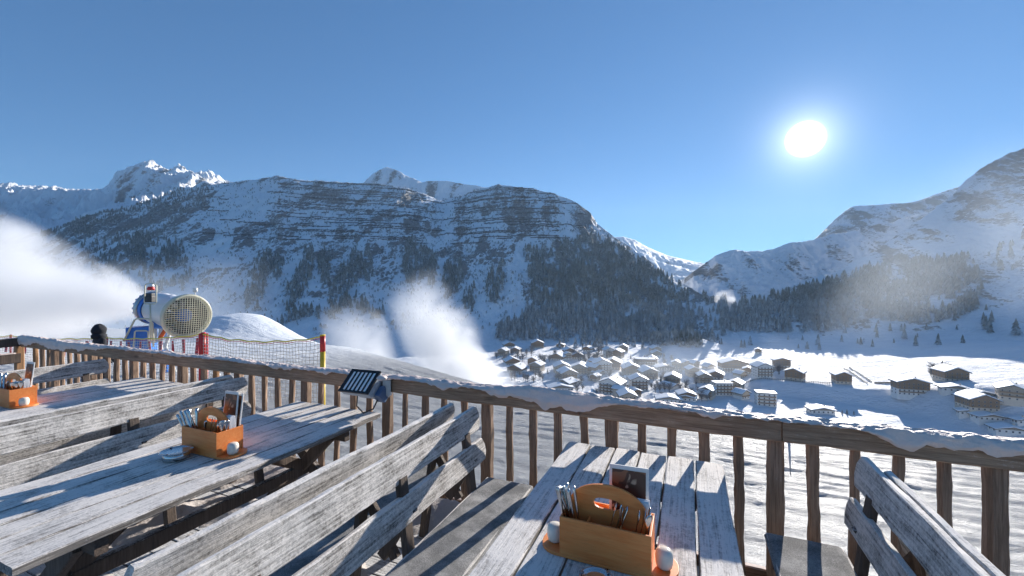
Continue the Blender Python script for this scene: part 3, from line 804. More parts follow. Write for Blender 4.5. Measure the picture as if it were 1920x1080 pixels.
cluster(1120, 652, 100, 6, 26, 'f', 13, 20, 'frosted spruce at the lower edge of the forest above the village', 'frosted spruces above the village')
cluster(1230, 648, 12, 8, 12, 'f', 14, 20, 'frosted spruce beside the snowy road into the forest', 'frosted spruces above the village')
cluster(1290, 646, 25, 8, 22, 'd', 14, 20, 'dark spruce on the round hill behind the village', 'dark spruces of the round hill')
cluster(1765, 704, 22, 6, 12, 'b', 8, 13, 'bare tree behind the chalets on the sunlit field', 'bare frosted trees of the village')
cluster(1440, 700, 25, 10, 8, 'b', 8, 12, 'bare tree around the meadow edge hotel', 'bare frosted trees of the village')
for x, y, h, lab in ((1614, 646, 14, 'left of two dark spruces on the shaded meadow'), (1636, 650, 13, 'right of two dark spruces on the shaded meadow'), (1497, 653, 8, 'tiny spruce near the left end of the shaded meadow'), (1676, 643, 9, 'small spruce right of the meadow pair'), (1720, 632, 9, 'small spruce high on the shaded slope'), (1737, 618, 14, 'spruce on the shaded slope under the forest corner'), (1767, 694, 11, 'dark cone spruce behind the chalets on the sunlit field'), (1794, 618, 9, 'small spruce right of the slope spruce'), (1905, 628, 26, 'broad dark tree on the hazy slope at the right edge'), (1579, 776, 4, 'left tiny tree on the near bright slope'), (1588, 777, 5, 'middle tiny tree on the near bright slope'), (1601, 778, 4, 'right tiny tree on the near bright slope'), (1239, 724, 12, 'dark spruce below the centre gable')):
    X, Y = PXF(x, y); single_tree(X, Y, h, 'd', lab, None)

# field fences and the stair-like path on the meadow
def field_fence(x0, y0, x1, y1, lab, n=24, hgt=1.6):
    a = Vector((*PXF(x0, y0), 0)); b = Vector((*PXF(x1, y1), 0)); a.z = ground_z(a.x, a.y); o = empty('field_fence', a, 0, label=lab, cat='fence')
    posts = MB(); rails = MB(); prev = None
    for i in range(n):
        p = a.lerp(b, i / (n - 1)); p.z = ground_z(p.x, p.y); q = p - a
        posts.box(q + Vector((0, 0, hgt / 2)), (.35, .35, hgt))
        if prev is not None:
            for hh in (.45, .95): rails.tube([prev + Vector((0, 0, hgt * hh)), q + Vector((0, 0, hgt * hh))], .14, 4)
        prev = q
    posts.build('post_row', M['roof_edge'], o); rails.build('rail', M['roof_edge'], o)
field_fence(1582, 692, 1626, 719, 'left fence of the narrow lane crossing the sunlit field')
field_fence(1592, 690, 1634, 717, 'right fence of the narrow lane crossing the sunlit field')
field_fence(1640, 719, 1672, 719, 'short fence joining the big hotel on the field')
field_fence(1400, 718, 1560, 720, 'long thin fence between meadow and shaded lower field', 40)

# ------------------------------------------------------------------ near ground: the piste
def near_ground():
    us = np.concatenate([np.arange(-60, -20, .5), np.arange(-20, 9, .07), np.arange(9, 40, .5)])
    vs = np.concatenate([np.arange(-30, 2.6, 1.2), np.arange(2.6, 13.5, .055), np.arange(13.5, 30, .25), np.arange(30, 200, 4.)])
    U, V = np.meshgrid(us, vs)
    crest = np.interp(U, [-60, -25, -18, -13, -11, -9.3, -7.1, -5.5, 40], [-.4, -.55, -.6, -.56, -.85, -1.12, -1.48, -1.72, -1.72])
    near = np.interp(V, [-30, 2.9, 3.2, 3.8, 4.8, 12.2], [0, 0, .03, .10, .48, 1.0])
    base = -.12 + (crest + .12) * near
    base = np.where(V > 12.2, crest - (V - 12.2) * .10 - smooth(12.2, 16, V) * .5 - np.maximum(0, V - 14) * .78, base)
    base = np.maximum(base, -113)
    d2 = ((U + 19.6) / 2.7) ** 2 + ((V - 14.2) / 2.6) ** 2
    base = base + 1.38 * np.exp(-d2 * .8)
    tr = (V > 4.4) * (V < 30)
    wv = V + .18 * fbm(U / 5, V / 5, 2, 6) - .03 * U
    ribs = .022 * np.sin(wv * 2 * np.pi / .9) + .014 * np.sin(wv * 2 * np.pi / .37 + 2 * fbm(U / 4, V / 4, 2, 12))
    lumps = .022 * np.clip(fbm(U * .8, V * 8, 5, 15) + .12, 0, 1) + .020 * fbm(U * 5, V * 9, 4, 18) + .02 * (pn(U * .25, V * 6, 28) > .12) * (1 + fbm(U * 6, V * 6, 3, 29))
    tr = tr * (1 - .93 * np.exp(-d2 * .35)) * (1 - .6 * smooth(-9, -14, U))
    base = base + tr * smooth(4.2, 5.2, V) * (ribs * .6 + lumps * .5 * (.5 + smooth(-.2, .3, fbm(U / 3, V / 2, 2, 19))))
    base = base + (V > 2.9) * .02 * fbm(U * 2.5, V * 2.5, 3, 23)
    base = np.where(V < 2.95, -.35, base)
    P = np.stack([U, V, base], -1)
    o = np_mesh('snow_slope', P.reshape(-1, 3), grid_faces(*U.shape), M['piste'], True, attrs={'rough': .06 + .94 * (1 - np.exp(-d2 * .30)) * (1 - .7 * smooth(-8, -13, U))})
    o.rotation_euler = (0, 0, -YAW)
    tag(o, 'tracked snow slope just outside the terrace railing', 'snow slope', kind='structure')
near_ground()
def near_z(u, v):
    crest = np.interp(u, [-60, -25, -18, -13, -11, -9.3, -7.1, -5.5, 40], [-.4, -.55, -.6, -.56, -.85, -1.12, -1.48, -1.72, -1.72])
    return -.12 + (crest + .12) * np.interp(v, [-30, 2.9, 3.2, 3.8, 4.8, 12.2], [0, 0, .03, .10, .48, 1.0])

# ------------------------------------------------------------------ the terrace
def terrace():
    f = MB(); v = 2.98; i = 0
    while v > -3:
        f.plank((-9.4, v - .07, -.02), (4.2, v - .07, -.02), .136, .04, (0, 1, 0), 20, .004, .002, seed=i); v -= .142; i += 1
    o = f.build('terrace_floor', M['floor_wood']); o.rotation_euler = (0, 0, -YAW)
    tag(o, 'grey boarded terrace floor', 'floor', kind='structure')
    # trodden snow left on the boards
    us = np.arange(-9.3, 4.1, .035); vs = np.arange(-.2, 2.97, .035); U, V = np.meshgrid(us, vs)
    n = fbm(U * 1.1, V * 1.1, 5, 71); l = fbm(U * 6, V * 6, 3, 72)
    h = -.012 + .05 * smooth(-.12, .35, n) + .07 * np.clip(l + n * .6 - .12, 0, 1)
    h = h + .05 * smooth(2.5, 2.95, V)
    s = np_mesh('floor_snow', np.stack([U, V, h], -1).reshape(-1, 3), grid_faces(*U.shape), M['floor_snow'], True)
    s.rotation_euler = (0, 0, -YAW); tag(s, 'trodden lumpy snow lying on the terrace floor', 'snow', kind='stuff')
terrace()

RV = 2.95
def railing():
    o = empty('terrace_railing', W(0, RV), -YAW, label='long brown wooden terrace railing under a crust of snow', cat='railing')
    B = [-9.28, -6.4, -3.2, -2.44, -.72, .52, 1.58, 4.2]
    B = [-9.28, -5.9, -2.5, -.72, .52, 1.58, 4.2]
    for i in range(len(B) - 1):
        m = MB(); jz = rng.uniform(-.004, .004)
        m.plank((B[i] + .003, 0.03, .975 + jz), (B[i + 1] - .003, .03, .975 + jz), .135, .062, (0, 0, 1), 40, .009, .0035, seed=i + 3)
        m.build('top_beam', M['rail_wood'], o)
    u = 2.9; k = 0
    while u > -9.2:
        idx = round((u - .5) / .2); post = abs((u - .5) / 1.0 - round((u - .5) / 1.0)) < .02
        wd = .088 if post else rng.uniform(.052, .066)
        m = MB(); s = rng.uniform(0, 50); b0 = rng.uniform(-.1, .1)
        tp = lambda q, b0=b0, s=s: 1.10 - .18 * q + .06 * math.sin(q * 4 + s) + .02 * math.sin(q * 15 + s)
        lean = rng.uniform(-.008, .008)
        m.plank((u + lean, .095, -.35), (u - lean, .095, .935), wd, .05 if not post else .08, (1, 0, 0), 22, .014, .004, taper=tp if not post else None, seed=k + 20)
        mat = M['post_wood']
        pale = abs(u + 4.9) < .09 or abs(u + 9.1) < .09
        m.build('post' if post else 'baluster', M['pale_wood'] if pale else mat, o, label='pale orange new baluster' if pale else None)
        u -= .2; k += 1
    # lower board behind, holding the balusters
    m = MB(); m.plank((-9.2, .15, -.02), (4.2, .15, -.02), .12, .045, (0, 0, 1), 40, .006, .003, seed=77); m.build('bottom_beam', M['rail_wood'], o)
    # snow crust
    us = np.arange(-9.3, 4.2, .018); n = 26; an = np.linspace(0, 1, n)
    U, A = np.meshgrid(us, an, indexing='ij')
    thick = .014 + .05 * np.clip(fbm(U * 1.6, U * 0 + 3, 6, 5, .6) + .25, 0, 1) + .022 * fbm(U * 9, A * 3, 4, 8)
    thick = thick * .75 + .008 * smooth(1.0, 1.6, U) + .022 * smooth(-7.5, -9, U) + .02 * np.exp(-((U + .9) / .7) ** 2)
    front = .12 * np.clip(fbm(U * 2.3, U * 0 + 9, 5, 15, .55) + .02, 0, 1) + .055 * np.exp(-((U + .95) / .45) ** 2) + .06 * smooth(1.05, 1.35, U) * (1 - .5 * smooth(1.9, 2.2, U)) + .07 * smooth(-6.6, -7.6, U)
    front = np.clip(front * (.25 + .75 * smooth(-.12, .12, fbm(U * .8, U * 0 + 2, 3, 35))) * .85 + .006 + (.075 * np.exp(-((U + .9) / .36) ** 4) + .035 * smooth(.85, 1.0, U) * (1 - smooth(1.35, 1.6, U)) + .05 * smooth(-6.8, -7.6, U)) * (.6 + 1.6 * np.clip(fbm(U * 3, U * 0 + 5, 4, 36) + .2, 0, 1)), .005, .115)
    thick = thick * .85
    ph = A * math.pi
    hw = .055
    # profile: from the back edge over the top to the front face
    y = np.where(A < .7, hw - (A / .7) * (2 * hw + .006), -hw - .006 - .012 * np.sin(np.clip((A - .7) / .3, 0, 1) * math.pi))
    zt = 1.040 + thick * np.sin(np.clip(A / .7, 0, 1) * math.pi * .62 + .12 * math.pi) * (1 + .25 * fbm(U * 4, A * 4, 2, 33))
    zf = 1.044 + thick * .3 - front * np.clip((A - .7) / .3, 0, 1) * (1 + .3 * fbm(U * 12, A * 0 + 1, 2, 43))
    z = np.where(A < .7, zt, zf)
    z = z + .010 * fbm(U * 22, A * 9, 3, 63)
    y = y + .016 * fbm(U * 9, A * 6, 4, 53) + .03
    o2 = np_mesh('snow_crust', np.stack([U, y, z], -1).reshape(-1, 3), grid_faces(*U.shape), M['rail_snow'], True, o)
    # an icicle
    m = MB(); m.tube([(.56, .03, .93), (.565, .03, .82), (.57, .035, .70)], [.007, .006, .002], 6); m.build('icicle', plain('ice', (.7, .75, .8), .1), o, True)
    # side return of the railing at the far left corner
    s = empty('side_railing', W(-9.3, RV), -YAW, label='dark side railing with two beams leaving the far left corner post', cat='railing')
    m = MB(); m.plank((0, .0, .985), (0, -6, .985), .13, .06, (0, 0, 1), 20, .008, .003, seed=91); m.build('top_beam', M['leg_wood'], s)
    m = MB(); m.plank((0, .0, .74), (0, -6, .74), .14, .04, (0, 0, 1), 20, .008, .003, seed=92); m.build('lower_beam', M['leg_wood'], s)
    for q in range(7):
        m = MB(); m.plank((-.04, -q, -.3), (-.04, -q, .92), .09, .09, (0, 1, 0), 8, .01, .003, seed=95 + q); m.build('post', M['pale_wood'] if q == 0 else M['post_wood'], s)
    m = MB(); m.box((0, -3, .818), (.05, 5.9, .018)); m.build('snow_line', M['rail_snow'], s, bevel=.006)
railing()

# ------------------------------------------------------------------ tables and benches
V0, V1 = .76, 2.88
def table(u, label, sd):
    o = empty('picnic_table', W(u, 0), -YAW, label=label, cat='table', group='wooden terrace tables')
    m = MB(); n = 6; wd = .98 / n
    for i in range(n):
        c = -.49 + wd * (i + .5); e = rng.uniform(-.012, .012)
        m.plank((c, V0 + e, .73), (c, V1 + e * .6, .73), wd - .009, .038, (1, 0, 0), 30, .005, .0022, seed=sd * 10 + i)
    m.build('tabletop', M['table_wood'], o)
    for v in (V0 + .28, V1 - .34):
        c = MB(); c.plank((-.44, v, .665), (.44, v, .665), .09, .05, (0, 0, 1), 8, .005, .002, seed=sd + 3); c.build('crossbar', M['leg_wood_y'], o)
        for s in (-1, 1):
            c = MB(); c.plank((s * .40, v + s * .03, .0), (-s * .30, v + s * .03, .66), .095, .05, (0, 0, 1), 10, .006, .003, seed=sd + 5 + s); c.build('leg', M['leg_wood'], o)
    c = MB(); c.plank((0, V0 + .28, .34), (0, V1 - .34, .34), .09, .05, (0, 0, 1), 14, .006, .003, seed=sd + 9); c.build('stretcher', M['leg_wood'], o)
    for s in (-1, 1):
        c = MB(); v = V0 + .28 if s < 0 else V1 - .34
        c.plank((0, v - s * .02, .36), (0, v - s * .55, .69), .08, .045, (0, 0, 1), 8, .006, .003, seed=sd + 12); c.build('brace', M['leg_wood'], o)
    return o
table(-.29, 'frosted plank table nearest the camera, standing right of centre', 1)
table(-2.92, 'frosted plank table with the metal ashtray beside its cutlery box', 2)
table(-5.50, 'frosted plank table farthest left on the terrace', 3)

def bench(u, face, label, sd, off=0.0):
    "backrest top at u; seat on the side `face`"
    o = empty('bench', W(u, off), -YAW, label=label, cat='bench', group='wooden terrace benches')
    s = face; a0, a1 = V0 - .02, V1 - .06
    def q(du, v, z): return (s * du, v, z)
    m = MB()
    for i in range(2):
        m.plank(q(.20 + i * .185, a0 + .02, .395), q(.20 + i * .185, a1, .395), .18, .035, (1, 0, 0), 20, .005, .002, seed=sd + i)
    seat = m.build('seat', M['back_wood'], o)
    # the felt runner
    us = np.linspace(.105, .485, 16); vs = np.arange(a0 + .03, a1 + .02, .03); U, V = np.meshgrid(us, vs)
    ed = np.minimum(smooth(.105, .125, U), smooth(.485, .465, U)) * np.minimum(smooth(a0 + .03, a0 + .05, V), smooth(a1 + .02, a1 - .01, V))
    z = .402 + .016 * ed + .004 * fbm(U * 6, V * 5, 3, sd) + .012 * np.clip(fbm(U * 2, V * 1.3, 2, sd + 3), 0, 1)
    fc = grid_faces(*U.shape); fc = fc if s > 0 else fc[:, ::-1]
    np_mesh('felt_runner', np.stack([U * s, V, z], -1).reshape(-1, 3), fc, M['felt'], True, o)
    # backrest boards lean outwards
    ang = .13
    for nm, zc, wd, dd, px1 in (('upper_back_board', .855, .170, .035, .05), ('lower_back_board', .632, .155, .082, .045)):
        b = MB(); upv = Vector((-s * .18, 0, 1))
        b.plank(q(dd, a0, zc), q(dd, a1 + .01, zc), wd, .034, upv, 34, .006, .003, pt0=.03, pt1=px1, seed=sd * 3 + int(zc * 10)); b.build(nm, M['back_wood'], o)
    for v in (a0 + .28, (a0 + a1) / 2 + .1, a1 - .22):
        b = MB(); b.plank(q(.155, v, -.0), q(.035 + .012, v, .80), .07, .04, (0, 1, 0), 10, .006, .002, seed=sd + int(v * 10)); b.build('upright', M['leg_wood'], o)
        b = MB(); b.plank(q(.45, v + .05, 0), q(.40, v + .05, .375), .07, .05, (0, 1, 0), 6, .006, .002, seed=sd + 31); b.build('leg', M['leg_wood'], o)
        b = MB(); b.plank(q(.10, v + .05, .345), q(.47, v + .05, .345), .06, .04, (0, 0, 1), 6, .006, .002, seed=sd + 32); b.build('seat_rail', M['leg_wood_y'], o)
        b = MB(); b.plank(q(.09, v + .05, .62), q(-.12, v + .05, .30), .06, .04, (0, 0, 1), 6, .006, .002, seed=sd + 33); b.build('brace', M['leg_wood'], o)
    return o
bench(-1.50, 1, 'frosted bench left of the nearest table with a grey felt runner', 11)
bench(-1.655, -1, 'frosted bench right of the ashtray table, back to the middle bench', 12, .01)
bench(-4.08, 1, 'frosted bench left of the ashtray table, its back boards lit', 13)
bench(-4.235, -1, 'frosted bench right of the farthest left table', 14, .01)
bench(-6.60, 1, 'frosted bench left of the farthest left table, below the far railing', 15)
bench(.89, -1, 'shaded bench right of the nearest table with tilted back boards', 16)
bench(.885, 1, 'bench at the bottom right corner whose back stands behind the shaded bench', 17, -.17)

# ------------------------------------------------------------------ things on the tables
def rounded(w_, d_, r, z, n=6, mid=0.):
    pts = []
    for sx, sy, a0 in ((1, 1, 0), (-1, 1, 90), (-1, -1, 180), (1, -1, 270)):
        for i in range(n + 1):
            a = R(a0 + 90 * i / n); pts.append(((w_ / 2 - r) * sx + r * math.cos(a), (d_ / 2 - r) * sy + r * math.sin(a), z))
    return pts
def cutlery_box(u, v, where, sd, cards=1, rz=0.0, dense=1.0, near=False):
    TZ0 = .752; bw, bd, bh = .355, .165, .150
    o = empty('cutlery_box', W(u, v, TZ0), -YAW + rz, label='orange wooden cutlery box with arched handle ' + where, cat='cutlery box', group='wooden cutlery boxes')
    m = MB(); m.prism(rounded(bw + .19, bd + .012, .08, 0), (0, 0, .012)); m.build('base_board', M['box_wood'], o, bevel=.002)
    t = .009
    for nm, c, d in (('front_panel', (0, -bd / 2, .012 + bh / 2), (bw, t, bh)), ('back_panel', (0, bd / 2, .012 + bh / 2), (bw, t, bh)), ('side_panel', (-bw / 2 + t / 2, 0, .012 + bh / 2 - .001), (t, bd - t - .001, bh - .002)), ('side_panel', (bw / 2 - t / 2, 0, .012 + bh / 2 - .001), (t, bd - t - .001, bh - .002))):
        m = MB(); m.box(c, d); m.build(nm, M['box_wood'], o, bevel=.0015)
    for x in (-.07, .06):
        m = MB(); m.box((x, 0, .08), (.006, bd - t * 1.5, .13)); m.build('divider', M['box_wood'], o)
    # arched handle board with a slot: outline as strips
    hw = .160; N = 28; m = MB()
    def top(x): return .17 + .115 * math.sqrt(max(0, 1 - (x / hw) ** 2)) ** .9
    def slot(x):
        a = abs(x) / .055
        return (.212 - .004 - .022 * math.sqrt(max(0, 1 - a ** 4)), .212 - .004 + .022 * math.sqrt(max(0, 1 - a ** 4))) if a < 1 else None
    xs = [-hw + 2 * hw * i / N for i in range(N + 1)]
    xs = sorted(set(xs + [-.055, .055, -.05, .05]))
    for a, b in zip(xs[:-1], xs[1:]):
        sa, sb = slot(a + 1e-6), slot(b - 1e-6); ta, tb = top(a), top(b)
        if sa and sb:
            m.prism([(a, -.005, .03), (b, -.005, .03), (b, -.005, sb[0]), (a, -.005, sa[0])], (0, .01, 0))
            m.prism([(a, -.005, sa[1]), (b, -.005, sb[1]), (b, -.005, tb), (a, -.005, ta)], (0, .01, 0))
        else:
            m.prism([(a, -.005, .03), (b, -.005, .03), (b, -.005, tb), (a, -.005, ta)], (0, .01, 0))
    m.build('handle_board', M['box_wood'], o)
    r = random.Random(sd)
    Mo = Matrix.Translation(W(u, v, TZ0)) @ Matrix.Rotation(-YAW + rz, 4, 'Z')
    def piece(name, lab, x, y, tilt, az, L, kind):
        mb = MB()
        d = Vector((math.sin(tilt) * math.cos(az), math.sin(tilt) * math.sin(az), math.cos(tilt)))
        mt = Matrix.Translation((x, y, .026)) @ d.to_track_quat('Z', 'Y').to_matrix().to_4x4() @ Matrix.Rotation(r.uniform(-.6, .6), 4, 'Z')
        if kind == 'k': # handle up
            prof = [(0, .004, .003), (.35, .005, .003), (.55, .0075, .005), (.9, .0105, .007), (.97, .010, .0065), (1, .006, .004)]
        elif kind == 'f':
            prof = [(0, .0035, .002), (.5, .0035, .002), (.75, .006, .0016), (.93, .010, .0018), (1, .006, .0014)]
        else: # spoon bowl up
            prof = [(0, .006, .002), (.5, .003, .002), (.7, .004, .002), (.8, .014, .003), (.9, .020, .004), (.97, .016, .003), (1, .006, .002)]
        n = 10; vs = []; k = len(prof)
        for q, a, b in prof:
            for j in range(n):
                th_ = 2 * math.pi * j / n; vs.append(mt @ Vector((a * math.cos(th_), b * math.sin(th_), q * L)))
        fs = [(i * n + j, i * n + (j + 1) % n, (i + 1) * n + (j + 1) % n, (i + 1) * n + j) for i in range(k - 1) for j in range(n)] + [tuple(range(n - 1, -1, -1)), tuple(range((k - 1) * n, k * n))]
        mb.add(vs, fs); ob = mb.build(name, M['steel'], None, True, label=lab + ' ' + where, cat=name, group='cutlery standing in the boxes')
        ob.matrix_world = Mo; return ob
    for i in range(int(11 * dense)):
        piece('knife', 'steel knife handle at the left end of the box', -.15 + .012 * (i % 6) , -.045 + .03 * (i // 6), r.uniform(.14, .40), math.pi + r.uniform(-.5, .6), r.uniform(.225, .255), 'k')
    for i in range(int(4 * dense)):
        piece('fork', 'dark steel fork in the middle of the box', -.01 + .02 * i, -.045 + .01 * (i % 2), r.uniform(.05, .35), r.uniform(-.7, .9), r.uniform(.19, .215), 'f')
    for i in range(int(4 * dense)):
        piece('spoon', 'steel spoon at the right end of the box', .10 + .014 * i, -.04 + .02 * (i % 2), r.uniform(.12, .3), r.uniform(-.5, .4), r.uniform(.19, .21), 's')
    # white shakers on the ends of the base board
    for sx, l2 in ((1, 'right'), (-1, 'left')):
        mb = MB(); prof = [(.0, 0), (.026, 0), (.034, .007), (.038, .022), (.039, .045), (.037, .064), (.031, .075), (.018, .080), (0.001, .081)]
        mb.lathe([(a_ * .86, b_ * .9) for a_, b_ in prof], 20); ob = mb.build('shaker', M['china'], None, True, label='white rounded shaker at the %s end of the box %s' % (l2, where), cat='shaker', group='white shakers')
        ob.matrix_world = Mo @ Matrix.Translation((sx * (bw / 2 + .042), -.01, .0125))
    # picture menu standing in the rear compartment
    def card(x, y, w_, h_, lean, lab, rzz=0):
        c = empty('menu_card', (0, 0, 0), label=lab + ' ' + where, cat='menu', group='menus in the boxes')
        c.matrix_world = Mo @ Matrix.Translation((x, y, .02)) @ Matrix.Rotation(rzz, 4, 'Z') @ Matrix.Rotation(lean, 4, 'X')
        mb = MB(); mb.box((0, 0, h_ / 2), (w_, .007, h_)); mb.build('frame', M['paper'], c, bevel=.001)
        mb = MB(); mb.box((0, -.0042, h_ / 2), (w_ * .86, .0016, h_ * .90)); mb.build('picture', M['card'], c)
    card(.078, .045, .158 if near else .125, .325 if near else .36, -.10, 'cream framed menu with a brown picture', .06)
    if cards > 1: card(.10, .06, .12, .35, -.12, 'second cream menu card behind the first', .02)
    mb = MB()
    for i in range(5): mb.box((.135 + .0 * i, .005 + .011 * i, .125), (.055, .006, .22 + .006 * (i % 2)), Matrix.Rotation(.04 * (i - 2), 3, 'X'))
    nb = mb.build('napkin_stack', M['napkin'], None, bevel=.002, label='white folded napkins standing in the box ' + where, cat='napkins', group='napkins in the boxes'); nb.matrix_world = Mo
    return Mo
cutlery_box(-.305, 1.73, 'on the nearest table', 1, 1, 0, 1.0, True)
cutlery_box(-2.925, 1.80, 'on the ashtray table', 2, 2)
cutlery_box(-5.73, 1.78, 'on the far left table', 3, 1)

def ashtray(p, r_, label):
    o = empty('ashtray', p, 0, label=label, cat='ashtray', group='metal ashtrays')
    m = MB(); m.lathe([(r_ * .72, 0), (r_ * .80, .004), (r_ * .80, .046), (r_ * .76, .046), (r_ * .74, .006), (.001, .006)], 36); m.build('bowl', M['steel'], o, True)
    m = MB(); m.lathe([(r_ * .80, .047), (r_, .050), (r_ * 1.0, .052), (r_ * .93, .053), (r_ * .86, .048), (r_ * .5, .046), (.001, .045)], 40); m.build('lid', M['steel'], o, True)
    m = MB()
    for k in range(3):
        a = k * 2.1 + .5; m.box((r_ * .9 * math.cos(a), r_ * .9 * math.sin(a), .055), (.016, .010, .004), Matrix.Rotation(a, 3, 'Z'))
    m.build('cigarette_rest', M['brushed'], o)
pp = PX(331, 850, F * (EYE - .785) / (850 - HZ)); ashtray((pp.x, pp.y, .753), .088, 'round metal ashtray with blue sky reflection left of the middle box')
pp = PX(1118, 1092, F * (EYE - .79) / (1092 - HZ)); ashtray((pp.x, pp.y, .753), .062, 'round metal ashtray in front of the nearest box at the bottom edge')

# ------------------------------------------------------------------ the floodlight on the rail
def floodlight():
    Z = 3.62
    c = PX(681, 722, Z)
    o = empty('floodlight', c, 0, label='grey floodlight with black louvres clamped to the railing', cat='floodlight')
    # local frame: face normal points to the camera, up and left
    nrm = Vector((-.30, -.62, .72)).normalized(); right = Vector((.93, -.30, -.10)); right = (right - nrm * right.dot(nrm)).normalized(); up = nrm.cross(right)
    Mx = Matrix((right, up, nrm)).transposed()
    def P(a, b, d): return Mx @ Vector((a, b, d))
    hw, hh = .155, .105
    m = MB(); fr = [P(-hw, -hh, .05), P(hw, -hh, .05), P(hw, hh, .05), P(-hw, hh, .05)]; bk = [P(-hw * .55, -hh * .45, -.12), P(hw * .65, -hh * .45, -.12), P(hw * .65, hh * .55, -.12), P(-hw * .55, hh * .55, -.12)]
    fr2 = [P(-hw, -hh, .0), P(hw, -hh, .0), P(hw, hh, .0), P(-hw, hh, .0)]
    m.add(fr + fr2 + bk, [(0, 1, 5, 4), (1, 2, 6, 5), (2, 3, 7, 6), (3, 0, 4, 7), (4, 5, 9, 8), (5, 6, 10, 9), (6, 7, 11, 10), (7, 4, 8, 11), (11, 10, 9, 8), (3, 2, 1, 0)])
    m.build('housing', M['grey_paint'], o, bevel=.006)
    m = MB()
    for s in (-1, 1):
        m.box(P(0, s * (hh + .002), .056), (2 * hw + .02, .014, .014), Mx); m.box(P(s * (hw + .002), 0, .056), (.014, 2 * hh, .014), Mx)
    for i in range(7): m.box(P(-hw + .02 + i * (2 * hw - .04) / 6, 0, .061), (.017, 2 * hh - .01, .004), Mx)
    m.box(P(0, 0, .053), (2 * hw - .01, 2 * hh - .01, .003), Mx)
    lv = m.build('louvre', M['black_metal'], o)
    m = MB(); m.box(P(0, 0, .0565), (2 * hw - .03, 2 * hh - .03, .002), Mx); m.build('glass', M['glass'], o)
    m = MB(); m.box(P(hw * .9, -.01, -.10), (.09, .10, .11), Mx); m.build('ballast_box', plain('blue grey painted box', (.10, .17, .30), .4), o, bevel=.006)
    br = PX(722, 728, Z * .985) - c
    m = MB(); m.tube([P(hw * .8, 0, -.12), P(hw * 1.2, 0, -.14), br + Vector((.02, .10, 0))], .02, 8); m.box(br + Vector((.0, .07, -.01)), (.07, .05, .13)); m.build('bracket', M['brushed'], o)
    pts = [P(-.02, -hh * .8, -.02), P(-.02, -hh * 1.3, -.06) + Vector((0, 0, -.03)), P(.03, -hh * 1.5, -.08) + Vector((.02, 0, -.055)), P(.09, -hh, -.10) + Vector((.02, 0, -.05)), P(.12, -.06, -.12)]
    fine = [pts[0]]
    for i in range(len(pts) - 1):
        for k in range(1, 5): fine.append(pts[i].lerp(pts[i + 1], k / 4))
    m = MB(); m.tube(fine, .006, 6); m.build('cable', M['black_metal'], o, True)
    m = MB(); m.lathe([(0.001, -.01), (.035, 0), (.045, .015), (.03, .03), (.001, .036)], 14, Matrix.Translation(PX(716, 712, Z * .97) - c)); m.build('snow_clump', M['rail_snow'], o, True)
floodlight()

